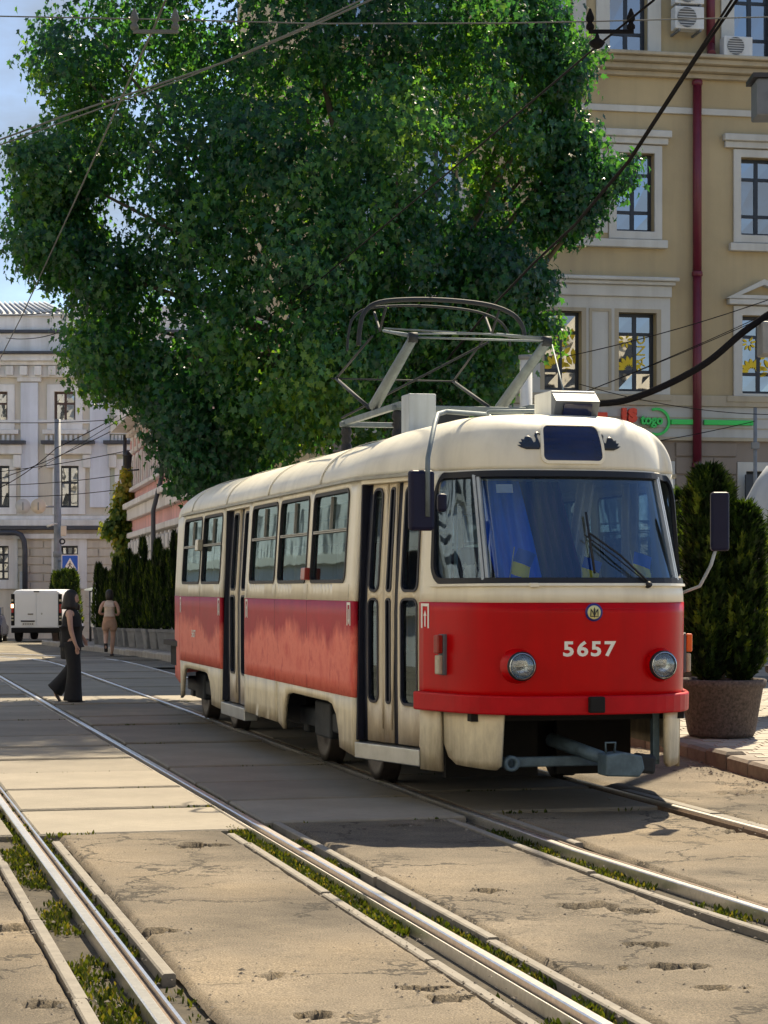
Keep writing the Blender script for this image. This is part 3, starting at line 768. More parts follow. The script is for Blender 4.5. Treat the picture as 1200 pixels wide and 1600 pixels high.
# round state badge
pm('badge_blue', hexc(40, 44, 130), .4); pm('badge_cream', hexc(226, 220, 160), .5, var=.1, vscale=40)
def disc(r, z0, off, mat, name, par, n=28):
    return sheet([(r * math.cos(2 * math.pi * i / n), r * math.sin(2 * math.pi * i / n)) for i in range(n)], [], lambda a, b: S(a + .0, z0 + b, off), .05).build(name, mat, par, solid=.003, recalc=False)
bd = disc(.062, 1.372, .009, 'badge_blue', 'badge', tram); disc(.047, 1.372, .013, 'badge_cream', 'badge_face', bd)
tr_ = MB(); fn = lambda a, b, d: S(a, 1.372 + b, .0165 + d)
for poly in ([(-.0035, -.034), (.0035, -.034), (.006, .02), (0, .036), (-.006, .02)], [(-.03, -.024), (-.024, -.024), (-.021, .012), (-.011, -.006), (-.006, -.018), (-.002, -.026), (-.004, -.014), (-.012, .01), (-.027, .026)],
             [(.03, -.024), (.027, .026), (.012, .01), (.004, -.014), (.002, -.026), (.006, -.018), (.011, -.006), (.021, .012), (.024, -.024)], [(-.03, -.03), (.03, -.03), (.03, -.025), (-.03, -.025)]):
    tr_.prism(poly, fn, 0, .002)
tr_.build('trident', 'black_decal', bd)
# ---- lamps
for sg in (-1, 1):
    s0 = sg * .515; c = S(s0, 1.008, 0); ax = V((sg * .03, -1, 0))
    hk = .93
    h = MB().lathe([(a_ * hk, b_) for a_, b_ in [(.135, -.03), (.125, .01), (.112, .05), (.105, .062), (.103, .07)]], c, ax, 28).build('headlight', 'red_front', tram)
    MB().lathe([(a_ * hk, b_) for a_, b_ in [(.106, .05), (.108, .078), (.099, .092), (.092, .086), (.092, .07)]], c, ax, 28).build('rim', 'rubber', h)
    MB().lathe([(a_ * hk, b_) for a_, b_ in [(.0, .045), (.04, .05), (.075, .065), (.09, .086)]], c, ax, 28).build('reflector', 'reflector', h)
    MB().lathe([(a_ * hk, b_) for a_, b_ in [(.0, .108), (.03, .107), (.06, .102), (.085, .092), (.093, .084)]], c, ax, 28).build('lens', 'lamp_glass', h)
    MB().lathe([(a_ * hk, b_) for a_, b_ in [(.0, .06), (.018, .062), (.02, .08), (0, .088)]], c, ax, 12).build('bulb', 'chrome', h)
    MB().lathe([(a_ * hk, b_) for a_, b_ in [(.094, .086), (.099, .094), (.092, .096)]], c, ax, 28).build('bezel', 'chrome', h)
    sb = sg * sat(.60)
    bl = strip_on('side_lamp', 'box_dark', sb - .035, sb + .035, .93, 1.215, -.01, .03, n=2, bevel=.006)
    strip_on('indicator', 'orange_lens' if sg > 0 else 'red_lens', sb - .03, sb + .03, 1.08, 1.21, .03, .075, bl, 2, .01)
    strip_on('position_lamp', 'clear_lens', sb - .03, sb + .03, .935, 1.07, .03, .065, bl, 2, .01)
strip_on('side_marker', 'red_lens', LB(3.56), LB(3.40), 1.60, 1.70, .0, .05, n=2, bevel=.006)
strip_on('side_marker', 'clear_lens', LB(9.12), LB(8.93), 1.93, 2.05, .0, .06, n=2, bevel=.006)
# ---- wiper
w0 = S(.42, 1.56, .03); w1 = S(.02, 1.90, .035)
wp = MB().tube([w0, S(.22, 1.74, .05), w1], .008, 6).build('wiper', 'rubber', tram)
MB().tube([w0 + V((-.03, 0, .01)), S(.19, 1.725, .045), S(-.02, 1.89, .035)], .005, 6).build('wiper_rod', 'rubber', wp)
MB().tube([S(.02, 1.63, .024), S(.02, 1.90, .024), S(.02, 2.05, .024)], .009, 6).build('wiper_blade', 'rubber', wp)
MB().lathe([(.022, -.02), (.022, .04), (0, .045)], S(.42, 1.555, 0), (0, -1, .2), 10).build('wiper_pivot', 'rubber', wp)
MB().box(-.44, -.38, -.03, .03, 1.542, 1.572, Matrix.Translation((0, .06, 0))).build('ledge_bracket', 'cream_paint', tram, bevel=.006)
# ---- mirrors
mt = [S(-.62, 2.86, .02), S(-.95, 2.80, .05), V((-.96, .62, 2.77)), V((-1.04, .36, 2.66)), V((-1.165, .24, 2.40)), V((-1.175, .22, 2.33)), V((-1.175, .22, 2.0))]
mr_ = MB().tube([V((-.45, 1.05, 2.79)), V((-.80, .86, 2.79)), V((-.93, .62, 2.75)), V((-1.0, .45, 2.66)), V((-1.115, .20, 2.42)), V((-1.12, .19, 2.36)), V((-1.12, .19, 2.02))], .018, 8).build('mirror_arm', 'panto_grey', tram)
mx = Matrix.Translation((-1.15, .22, 2.135)) @ Matrix.Rotation(R(8), 4, 'Z')
MB().box(-.10, .085, -.035, .035, -.21, .20, mx).build('mirror_housing', 'mirror_plastic', mr_, bevel=.025)
mx2 = Matrix.Translation((-1.005, .25, 2.12))
MB().box(-.03, .035, -.03, .03, -.065, .06, mx2).build('small_mirror', 'mirror_plastic', mr_, bevel=.02)
ra = MB().tube([S(sat(.62), 1.50, 0), V((.99, .52, 1.55)), V((1.05, .46, 1.70)), V((1.085, .42, 1.86))], .012, 6).build('mirror_arm', 'box_grey', tram)
MB().box(-.065, .065, -.04, .04, -.22, .20, Matrix.Translation((1.10, .42, 2.02)) @ Matrix.Rotation(R(-14), 4, 'Z')).build('mirror_housing', 'mirror_plastic', ra, bevel=.02)
# ---- roof gear
MB().box(-.66, -.44, 2.42, 2.66, 2.62, 3.06).build('resistor_box', 'box_grey', tram, bevel=.006)
hb = MB().prism([(-.2, 2.745), (-.2, 2.95), (-.17, 2.955), (.2, 2.955), (.2, 2.745)], lambda a, b, d: V((d, 1.0 + a, b)), -.03, .30).build('roof_beacon_box', 'box_white', tram, bevel=.004)
MB().prism([(-.30, 2.87), (-.19, 2.947), (-.19, 2.735), (-.22, 2.735)], lambda a, b, d: V((d, 1.0 + a, b)), -.032, .302).build('box_hood', 'box_dark', hb, bevel=.003)
MB().prism([(-.265, 2.755), (-.304, 2.85), (-.28, 2.855), (-.24, 2.755)], lambda a, b, d: V((d, 1.0 + a - .004, b)), .03, .24).build('box_window', 'sign_glass', hb)
# pantograph, folded down
pg = MB()
for la in (-.56, .56): pg.box(la - .025, la + .025, 3.05, 5.1, 3.0, 3.05)
for ba in (3.15, 5.0): pg.box(-.62, .62, ba - .025, ba + .025, 2.985, 3.03)
pan = pg.build('pantograph_frame', 'panto_grey', tram, bevel=.006)
for la in (-.56, .56):
    for ba in (3.15, 5.0): MB().lathe([(.05, -.1), (.05, .12), (.035, .14), (.055, .17), (.035, .2), (.055, .23), (.04, .28)], (la, ba, 2.70), n=12).build('insulator', 'rubber', pan)
    MB().tube([(la, 3.95, 3.09), (la, 2.68, 3.52)], [.05, .038], 10).build('lower_arm', 'panto_grey', pan)
    MB().tube([(la, 4.15, 3.09), (la, 5.42, 3.46)], [.018, .014], 8).build('lower_arm', 'panto_dark', pan)
    MB().tube([(la, 2.68, 3.54), (la * .9, 3.85, 3.72)], [.018, .012], 8).build('upper_arm', 'panto_grey', pan)
    MB().tube([(la, 5.42, 3.46), (la * .9, 4.25, 3.72)], [.010, .010], 8).build('upper_arm', 'panto_dark', pan)
    MB().lathe([(.0, -.035), (.042, -.035), (.042, .035), (0, .035)], (la, 2.68, 3.53), (1, 0, 0), 10).build('knee', 'panto_dark', pan)
MB().tube([(-.56, 2.68, 3.56), (.45, 3.85, 3.72)], .008, 6).build('brace', 'panto_grey', pan)
MB().tube([(.56, 2.68, 3.56), (-.5, 3.85, 3.74)], .008, 6).build('brace', 'panto_grey', pan)
MB().tube([(-.6, 2.68, 3.53), (.6, 2.68, 3.53)], .009, 6).build('cross_tube', 'panto_grey', pan)
MB().tube([(-.6, 5.42, 3.46), (.6, 5.42, 3.46)], .008, 6).build('cross_tube', 'panto_dark', pan)
for ba, brd in ((3.78, .02), (4.2, .011)):
    q = [(-.74, ba, 3.58), (-.73, ba, 3.72), (-.69, ba, 3.86), (-.56, ba, 3.95), (-.25, ba, 3.985), (.1, ba, 3.985), (.42, ba, 3.955), (.62, ba, 3.885), (.71, ba, 3.78), (.73, ba, 3.66)]
    MB().tube(catmull(q, 4), brd, 8).build('collector_bow', 'panto_dark', pan)
for la in (-.5, .5): MB().tube([(la, 3.78, 3.92), (la, 4.0, 3.74), (la, 4.2, 3.92)], .012, 6).build('bow_stay', 'panto_dark', pan)
MB().tube([(-.56, 5.2, 3.08), (.35, 3.6, 3.62)], .01, 6).build('pull_rope', 'panto_dark', pan)
MB().tube([(.60, 2.66, 3.5), (.17, 1.1, 2.95)], .006, 6).build('pull_cord', 'panto_grey', pan)
MB().box(-.15, .3, 4.0, 4.7, 2.93, 3.06).build('motor_box', 'panto_dark', pan, bevel=.01)
MB().tube([(-.42, 1.7, 2.72), (-.25, 1.62, 2.86), (.25, 1.6, 2.875), (.4, 1.66, 2.76)], .016, 8).build('roof_pipe', 'panto_grey', tram)
for la in (.55, -.3):
    MB().tube([(la, 1.2, 2.68), (la + .02, 1.5, 2.82), (la + .03, 1.75, 2.74)], .012, 6).build('roof_handle', 'box_grey', tram)
# ---- inside
MB().box(-1.14, 1.14, 1.95, 12.4, .84, .9).box(-.84, .84, .75, 1.948, .84, .9).build('cabin_floor', 'floor_dark', tram)
MB().prism([(-.78, .72), (.78, .72), (.7, .4), (.45, .26), (-.45, .26), (-.7, .4)], lambda a, b, d: V((a, b, d)), .9, 1.5).build('dashboard', 'interior_grey', tram)
st = MB()
st.box(-.22, .22, 0, .42, 0, .08).box(-.22, .22, .36, .43, .08, .62).box(-.03, .03, .1, .3, -.38, 0)
seat0 = st.build('seat', 'seat_red', tram, bevel=.02); first = True
for i in range(10):
    for la in (-.88, .62):
        if la < 0 and (i in (5, 6)): continue
        o = seat0 if first else seat0.copy()
        if not first: COL.objects.link(o)
        first = False; o.location = (la, 2.6 + i * .86, 1.28)
cs = MB().box(-.24, .24, 1.05, 1.5, 1.3, 1.38).box(-.24, .24, 1.48, 1.56, 1.38, 2.0).build('driver_seat', 'floor_dark', tram, bevel=.03)
for ba in (2.3, 4.6, 6.4, 7.7, 10.2):
    for la in (-.55, .35): MB().tube([(la, ba, .9), (la, ba, 2.62)], .017, 6).build('handrail', 'aluminium', tram)
for la in (-.55, .35): MB().tube([(la, 2.3, 2.3), (la, 10.2, 2.3)], .014, 6).build('handrail', 'aluminium', tram)
MB().box(-.15, 1.1, 1.93, 1.96, .9, 1.6).build('cab_partition', 'interior_grey', tram)
def curtain(la0, la1, ba, z0, z1, mat, amp=.02, k=26, slant=0.):
    m = MB(); nx = 40; nz = 6
    for j in range(nz + 1):
        for i in range(nx + 1):
            t = i / nx; w = j / nz
            m.v.append((la0 + (la1 - la0) * t + slant * (1 - w), ba + amp * math.sin(t * k + .8 * math.sin(w * 3)) * (1.2 - .4 * w), z0 + (z1 - z0) * w))
    for j in range(nz):
        for i in range(nx): q = j * (nx + 1) + i; m.f.append([q, q + 1, q + nx + 2, q + nx + 1]); m.s.append(True)
    return m.build('curtain', mat, tram, recalc=False)
curtain(-.62, -.28, .80, 1.5, 2.30, 'curtain_blue', .02, 22, .2)
curtain(-.27, .02, .83, 1.5, 2.30, 'curtain_maroon', .035, 30, .22)
curtain(.22, .36, .95, 1.5, 2.30, 'curtain_beige', .03, 14, -.12); curtain(.56, .70, .95, 1.5, 2.30, 'curtain_beige', .03, 14)
curtain(-.90, -.74, .82, 1.5, 2.3, 'curtain_beige', .03, 18, -.05)
MB().prism([(-.062, -.03), (.062, -.03), (.062, .03), (-.062, .03)], lambda a, b, d: S(-.545 + a, 2.235 + b, -.022 + d), 0, .002).build('windscreen_sticker', 'white_decal', wsf)
MB().box(-.33, .33, 2.36, 2.42, 2.46, 2.62).build('cab_fan_box', 'interior_grey', tram)
# ---- underneath
MB().box(-1.08, 1.08, 1.95, 12.2, .60, .835).box(-.78, .78, .86, 1.948, .60, .835).build('underframe', 'under_black', tram)
MB().box(-.78, .78, .3, .85, .62, .8).build('front_bulkhead', 'under_black', tram)
for a, b in ((4.9, 6.2), (6.4, 8.0)): MB().box(-.95, -.2, a, b, .3, .62).build('equipment_box', 'under_black', tram, bevel=.02)
MB().box(.1, .95, 5.2, 8.2, .28, .62).build('equipment_box', 'under_black', tram, bevel=.02)
for bc in (3.8, 10.2):
    for sg in (-1, 1):
        fr2 = MB().box(sg * .97 - .06, sg * .97 + .06, bc - 1.0, bc + 1.0, .34, .5).box(sg * .97 - .08, sg * .97 + .08, bc - .3, bc + .3, .28, .58).build('bogie_frame', 'dark_iron', tram, bevel=.02)
        for dw in (-.95, .95):
            c = (sg * .762, bc + dw, 0)
            MB().lathe([(.0, .09), (.07, .09), (.09, .06), (.2, .045), (.26, .06), (.29, .065), (.345, .06), (.345, -.05), (.37, -.055), (.37, -.075), (.1, -.08), (0, -.08)], (c[0], c[1], .345), (sg, 0, 0), 36).build('wheel', 'wheel_steel', tram)
            MB().box(sg * .94 - .05, sg * .94 + .05, bc + dw - .09, bc + dw + .09, .26, .45).build('axle_box', 'dark_iron', tram, bevel=.02)
    MB().box(-.2, .2, bc - .9, bc + .9, .25, .55).build('bogie_beam', 'under_black', tram)
for dw in (2.85, 4.75, 9.25, 11.15): MB().tube([(-.7, dw, .345), (.7, dw, .345)], .07, 10).build('axle', 'under_black', tram)
MB().box(-.72, -.02, 1.15, 1.22, .16, .60).build('light_block_plate', 'under_black', tram); MB().box(.16, .74, 1.25, 1.32, .16, .60).build('light_block_plate', 'under_black', tram)  # black plates added to block light and darken the ground under the nose
MB().box(-.66, .66, 1.5, 2.4, .22, .6).build('light_block_box', 'under_black', tram, bevel=.02)  # added black box, keeps light from coming through below the floor
for bb in (3.48, 4.83, 8.95):
    strip_on('panel_joint', 'rubber', LB(bb) - .003, LB(bb) + .003, ZR0 + .002, ZR1 - .004, .0015, .0032, n=1)
for bb in (2.0, 3.48, 4.83, 6.2, 7.72, 8.98):
    strip_on('panel_joint', 'gutter_metal', LB(bb) - .002, LB(bb) + .002, ZR1 + .004, 1.57, .0, .0022, n=1)
for k in range(46):
    bb = 1.9 + k * .185
    if bb < 6.3 or 7.65 < bb: MB().lathe([(0, .004), (.006, .003), (.008, 0)], S(LB(bb), ZR0 + .018, .0), (-1, 0, 0), 6).build('rivet', 'red_side', tram)
# front gear: bar, coupler
MB().box(-.6, .6, .30, .36, .30, .37).build('lifeguard_bar', 'coupler_iron', tram, bevel=.01)
MB().lathe([(.03, -.04), (.055, -.04), (.055, .03), (.03, .03), (.03, -.04)], (-.52, .22, .335), (0, -1, 0), 16).build('towing_eye', 'coupler_iron', tram)
for la in (.56,): MB().box(la - .02, la + .03, .28, .34, .33, .68).build('bar_hanger', 'coupler_iron', tram, bevel=.005)
cp = MB().tube([(-.12, .55, .47), (.10, -.02, .365)], [.05, .045], 10).build('coupler', 'coupler_iron', tram)
MB().prism([(-.11, -.075), (.13, -.085), (.17, -.03), (.15, .06), (.02, .085), (-.11, .07)], lambda a, b, d: V((.15 + a, -.02 + d, .34 + b)), -.12, .06).build('coupler_head', 'coupler_iron', cp, bevel=.012)
MB().prism([(.14, -.06), (.27, -.075), (.28, .05), (.16, .07)], lambda a, b, d: V((.15 + a, -.02 + d, .34 + b)), -.06, .09).build('coupler_jaw', 'dark_iron', cp, bevel=.02)
MB().tube([(.06, -.08, .42), (.05, -.1, .49), (.12, -.1, .49), (.12, -.08, .42)], .008, 6).build('coupler_loop', 'coupler_iron', cp)
# ---- things on the dashboard
def small_flag(la, ba, h, lean, label, crest=False):
    p = tram.matrix_basis @ V((la, ba, 1.502)); e = thing('small_flag', label, 'flag', p, YAW, 'flags on the tram dashboard')
    MB().tube([(0, 0, 0), (lean, 0, h)], .004, 6).build('stick', 'pale_wood', e)
    for k, mt_ in ((0, 'flag_yellow'), (1, 'flag_blue')):
        m = MB(); z0 = h * (.42 + .28 * k)
        for i in range(9):
            for j in range(4):
                t = i / 8; zz = z0 + h * .28 * j / 3
                m.v.append((lean * zz / h + .004 + t * .13 + .01 * j * k, .012 * math.sin(t * 7 + j * .3), zz - t * .045))
        for i in range(8):
            for j in range(3): q = i * 4 + j; m.f.append([q, q + 4, q + 5, q + 1]); m.s.append(True)
        m.build('cloth_stripe', mt_, e, recalc=False)
    return e
small_flag(-.50, .36, .32, .05, 'little blue and yellow flag leaning behind the windscreen beside the blue curtain')
small_flag(.02, .27, .26, -.02, 'little limp blue and yellow flag in the middle of the dashboard')
small_flag(.46, .36, .30, -.06, 'little blue and yellow flag behind the windscreen on the pavement side')
p = tram.matrix_basis @ V((-.72, .52, 1.5)); toy = thing('plush_toy', 'beige plush toy sitting in the tram windscreen corner by the door', 'toy', p, YAW)
MB().lathe([(0, 0), (.05, .0), (.065, .04), (.055, .09), (.03, .12), (0, .125)], (0, 0, 0), n=14).build('body', 'toy_plush', toy)
hd = MB().lathe([(0, -.05), (.035, -.04), (.05, 0), (.035, .04), (0, .05)], (0, -.01, .15), n=14).build('head', 'toy_plush', toy)
for sx in (-.04, .04): MB().lathe([(0, -.015), (.018, 0), (0, .03)], (sx, 0, .19), n=8).build('ear', 'toy_plush', toy)
# ================================================================ BUILDINGS
def facem(name, col, streakc, var=.1):
    return pm(name, col, .85, var=var, vscale=.7, bump=.25, bscale=25, streak=(1.6, .5, streakc), coord='Object')
facem('plaster_yellow', (.47, .378, .22), (.30, .24, .16, 1)); facem('plaster_white', (.78, .80, .80), (.40, .38, .33, 1))
facem('trim_white', (.58, .575, .53), (.36, .34, .30, 1)); facem('cornice_stone', (.46, .40, .29), (.22, .19, .14, 1))
facem('plaster_brown', (.28, .235, .195), (.22, .18, .14, 1)); facem('band_grey', (.52, .52, .50), (.32, .31, .28, 1))
facem('wall_cream', (.66, .63, .54), (.36, .33, .27, 1)); facem('pilaster_blue', (.72, .78, .88), (.42, .45, .5, 1))
facem('wall_green', (.55, .62, .50), (.38, .42, .34, 1)); facem('stone_block', (.62, .58, .49), (.3, .27, .22, 1))
facem('pink_plaster', (.70, .38, .36), (.42, .25, .22, 1)); facem('pink_trim', (.72, .68, .66), (.4, .36, .33, 1)); facem('grey_stone', (.40, .41, .40), (.25, .25, .24, 1))
facem('brick_red', (.36, .15, .11), (.2, .09, .07, 1))
pm('pipe_maroon', (.13, .012, .028), .4, var=.15, vscale=3, bump=.1); pm('pipe_dark', (.05, .055, .07), .5, var=.2)
pm('frame_dark', (.018, .026, .04), .45, var=.15); pm('frame_brown', (.10, .06, .05), .6, var=.2); pm('frame_white', (.6, .6, .58), .6, var=.1)
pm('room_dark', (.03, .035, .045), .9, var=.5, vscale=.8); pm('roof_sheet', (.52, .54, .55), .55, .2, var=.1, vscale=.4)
pm('ac_white', (.62, .63, .62), .5, var=.06); pm('ac_grille', (.16, .17, .18), .5, var=.1); pm('sign_red', (.75, .06, .02), .45, var=.06); pm('sign_green', (.03, .62, .10), .4, var=.06)
pm('sticker_yellow', (.85, .62, .02), .6, var=.08); pm('curtain_room', (.5, .46, .36), .9, var=.15, vscale=3)
pm('lamp_black', (.02, .02, .025), .5); pm('canopy_glass_grey', (.22, .27, .27), .35, var=.2, vscale=2)
glassm('pane_glass', (.30, .36, .38), .34, .015)
class Face:
    """a wall plane: origin at ground, x along, z up, d outwards (towards the street)"""
    def __init__(s, X0, Y0, ang, z0=0.):
        s.o = V((X0, Y0, z0)); s.e = V((math.cos(ang), math.sin(ang), 0)); s.n = V((math.sin(ang), -math.cos(ang), 0))
    def __call__(s, x, z, d=0.): return s.o + s.e * x + V((0, 0, z)) + s.n * d
    def px(s, u, v):
        r = V(((u - 600) / FPX, 1, (HOR - v) / FPX)); c = V((0, 0, CAMH)); t = (s.o - c).dot(s.n) / r.dot(s.n); p = c + r * t
        return (p - s.o).dot(s.e), p.z - s.o.z
    def box(s, x0, x1, z0, z1, d0, d1, mb=None):
        mb = mb or MB(); vs = [s(x, z, d) for d in (d0, d1) for z in (z0, z1) for x in (x0, x1)]
        return mb.add(vs, [(0, 2, 3, 1), (4, 5, 7, 6), (0, 1, 5, 4), (1, 3, 7, 5), (3, 2, 6, 7), (2, 0, 4, 6)])
    def part(s, name, mat, par, *a, bevel=0): return s.box(*a).build(name, mat, par, bevel=bevel)
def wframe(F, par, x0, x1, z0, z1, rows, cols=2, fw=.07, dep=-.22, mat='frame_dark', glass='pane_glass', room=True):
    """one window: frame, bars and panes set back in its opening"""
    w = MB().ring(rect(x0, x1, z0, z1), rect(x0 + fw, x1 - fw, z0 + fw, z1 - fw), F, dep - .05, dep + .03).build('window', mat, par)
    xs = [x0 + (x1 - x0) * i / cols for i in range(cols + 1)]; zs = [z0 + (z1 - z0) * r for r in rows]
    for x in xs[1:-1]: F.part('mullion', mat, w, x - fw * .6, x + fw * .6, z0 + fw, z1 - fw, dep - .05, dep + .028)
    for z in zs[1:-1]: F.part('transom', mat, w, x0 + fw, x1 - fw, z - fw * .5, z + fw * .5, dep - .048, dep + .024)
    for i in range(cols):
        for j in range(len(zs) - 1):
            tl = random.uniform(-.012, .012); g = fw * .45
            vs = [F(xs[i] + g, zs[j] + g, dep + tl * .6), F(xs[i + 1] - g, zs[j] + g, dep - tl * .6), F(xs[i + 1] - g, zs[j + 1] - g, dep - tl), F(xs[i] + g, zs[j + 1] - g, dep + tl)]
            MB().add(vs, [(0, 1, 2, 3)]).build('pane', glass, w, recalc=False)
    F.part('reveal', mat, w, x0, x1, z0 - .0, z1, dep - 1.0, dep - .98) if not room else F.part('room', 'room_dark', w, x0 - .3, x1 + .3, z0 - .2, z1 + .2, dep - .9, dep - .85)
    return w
def wall(F, par, x0, x1, z0, z1, holes, mat, dep=.24, name='wall'):
    hs = [rect(*h) for h in holes]
    return sheet(rect(x0, x1, z0, z1), hs, lambda a, b: F(a, b, 0), 2.5).build(name, mat, par, solid=(dep if F.n.dot(V((F.e.y, -F.e.x, 0))) > 0 else -dep), recalc=False, smooth=False)
# ---------------------------------------------------------------- yellow building
FY = Face(485 * 46 / FPX, 46., R(11), 0.)
yb = thing('apartment_building', 'ochre plastered building with white window surrounds rising behind the tram', 'building', FY(0, 0))
yb.location = (0, 0, 0)
X = lambda u, v=550: FY.px(u, v)[0]
Z = lambda v, u=1000: FY.px(u, v)[1]
zc0, zc1 = Z(121), Z(90)
XL, XRr = X(505), 12.
z2a, z2b = Z(612), Z(489); z3a, z3b = Z(362), Z(240); z4a, z4b = Z(92) + .12, Z(-40)
cols = [(X(966), X(1025)), (X(850), X(908)), (X(1160), X(1219)), (X(850) - 4.3, X(908) - 4.3), (X(966) - 4.3, X(1025) - 4.3)]
cols3 = [(a - .05, b - .05) for a, b in cols]; cols4 = [(a - .2, b - .2) for a, b in cols]
zstr = Z(617)
wall(FY, yb, XL, XRr, zstr, zc0 + .2, [(a, b, z2a, z2b) for a, b in cols] + [(a, b, z3a, z3b) for a, b in cols3], 'plaster_yellow')
wall(FY, yb, XL, XRr, zc1 - .01, zc1 + 5, [(a, b, z4a, z4b) for a, b in cols4], 'plaster_yellow')
for lst, za, zb in ((cols, z2a, z2b), (cols3, z3a, z3b), (cols4, z4a, z4b)):
    for a, b in lst: wframe(FY, yb, a, b, za, zb, (0, .26, .74, 1))
# stickers in the second-floor panes
def petals(F, x, z, r, n, a0, a1, par, d=-.2):
    m = MB()
    for k in range(n):
        t = R(a0 + (a1 - a0) * k / max(1, n - 1)); c, s_ = math.cos(t), math.sin(t)
        poly = [(x + c * r * q - s_ * w * r, z + s_ * r * q + c * w * r) for q, w in ((.25, 0), (.5, -.15), (.8, -.13), (1, 0), (.8, .13), (.5, .15))]
        m.prism(poly, F, d, d + .004)
    return m.build('flower_sticker', 'sticker_yellow', par, recalc=False)
wins = [o for o in yb.children if o.name.startswith('window')]
for i in (0, 1, 2):
    a, b = cols[i]; h = z2b - z2a; mid = (a + b) / 2; w = wins[i]
    petals(FY, a + .30, z2a + h * .29, .30, 7, 20, 175, w); petals(FY, a + .22, z2a + h * .66, .17, 7, 150, 420, w)
    if i != 0: petals(FY, mid + .28, z2a + h * .6, .34, 8, 0, 320, w); petals(FY, mid + .3, z2a + h * .3, .3, 5, 40, 200, w)
me = textmesh('PANO', .34, .0)
a, b = cols[0]; h = z2b - z2a
for v in me.vertices: v.co = FY(b - .26 - v.co.y * .8, z2a + h * .5 + v.co.x * .95, -.197)
link('window_lettering', me, 'sticker_yellow', wins[0])
# surrounds
def frame(F, par, name, mat, x0, x1, z0, z1, w, d, dep=0.003):
    return MB().ring(rect(x0 - w, x1 + w, z0 - w, z1 + w), rect(x0 - .001, x1 + .001, z0 - .001, z1 + .001), F, dep, d).build(name, mat, par, bevel=.012)
for k in range(3):
    (a0, b0), (a1, b1) = [(cols[1], cols[0]), (cols[2], cols[2]), (cols[3], cols[4])][k]
    xl, xr = a0, b1
    if k != 1:
        m0, m1 = b0, a1
        # second floor: one white surround round the pair
        hz = [rect(a0 - .1, b0 + .1, z2a, z2b + .08), rect(a1 - .1, b1 + .1, z2a, z2b + .08)]
        sheet(rect(xl - .42, xr + .3, z2a - .06, Z(465)), hz, lambda p, q: FY(p, q, .05), 3).build('surround', 'trim_white', yb, solid=.048, smooth=False, recalc=False)
        for aa, bb in ((a0, b0), (a1, b1)): MB().ring(rect(aa - .1, bb + .1, z2a + .002, z2b + .08), rect(aa - .002, bb + .002, z2a + .004, z2b), FY, -.1, .049).build('architrave', 'cornice_stone', yb)
        MB().ring(rect(b0 + .16, a1 - .17, z2a + .02, z2b + .07), rect(b0 + .22, a1 - .23, z2a + .08, z2b + .01), FY, .051, .075).build('panel_moulding', 'cornice_stone', yb)
        en = FY.part('entablature', 'trim_white', yb, xl - .42, xr + .32, Z(465) + .003, Z(447), .003, .12, bevel=.02)
        FY.part('crown_moulding', 'trim_white', en, xl - .48, xr + .38, Z(447) + .002, Z(441), .003, .2, bevel=.02)
        FY.part('crown_moulding', 'trim_white', en, xl - .54, xr + .44, Z(441) + .002, Z(435), .003, .28, bevel=.02)
    else:
        frame(FY, yb, 'surround', 'trim_white', a0 - .02, b0 + .02, z2a, z2b, .2, .07)
        pz = z2b + .22
        FY.part('pediment_base', 'trim_white', yb, a0 - .36, b0 + .36, pz, pz + .12, .003, .18, bevel=.015)
        pm_ = MB().ring([(a0 - .42, pz + .125), (b0 + .42, pz + .125), ((a0 + b0) / 2, pz + .55)], [(a0 - .1, pz + .2), (b0 + .1, pz + .2), ((a0 + b0) / 2, pz + .43)], FY, .003, .2).build('pediment', 'trim_white', yb)
    for aa, bb in ((a0 - .05, b0 - .05), (a1 - .05, b1 - .05))[:1 if k == 1 else 2]: frame(FY, yb, 'surround', 'trim_white', aa, bb, z3a, z3b, .17, .07)
    if k != 1: FY.part('surround_panel', 'trim_white', yb, b0 + .13, a1 - .24, z3a - .05, z3b + .05, .003, .03)
    FY.part('lintel', 'trim_white', yb, xl - .42, xr + .24, Z(226), Z(216), .003, .12, bevel=.015)
    FY.part('lintel', 'trim_white', yb, xl - .46, xr + .3, Z(216) + .002, Z(205), .003, .2, bevel=.02)
    FY.part('sill', 'trim_white', yb, xl - .32, xr + .22, z3a - .36, z3a - .19, .003, .16, bevel=.015)
    FY.part('sill', 'cornice_stone', yb, xl - .4, xr + .3, z2a - .2, z2a - .062, .003, .14, bevel=.015)
    for aa, bb in ((a0 - .2, b0 - .2), (a1 - .2, b1 - .2))[:1 if k == 1 else 2]: frame(FY, yb, 'surround', 'trim_white', aa, bb, z4a + .0, z4b, .3, .06)
for i, (v0, v1, d) in enumerate(((121, 113, .16), (113, 104, .34), (104, 96, .5), (96, 90, .62))):
    FY.part('cornice', 'cornice_stone', yb, XL, XRr, Z(v0) + .003, Z(v1), .002, d, bevel=.02)
FY.part('string_band', 'trim_white', yb, XL, XRr, Z(176), Z(166), .002, .07, bevel=.01)
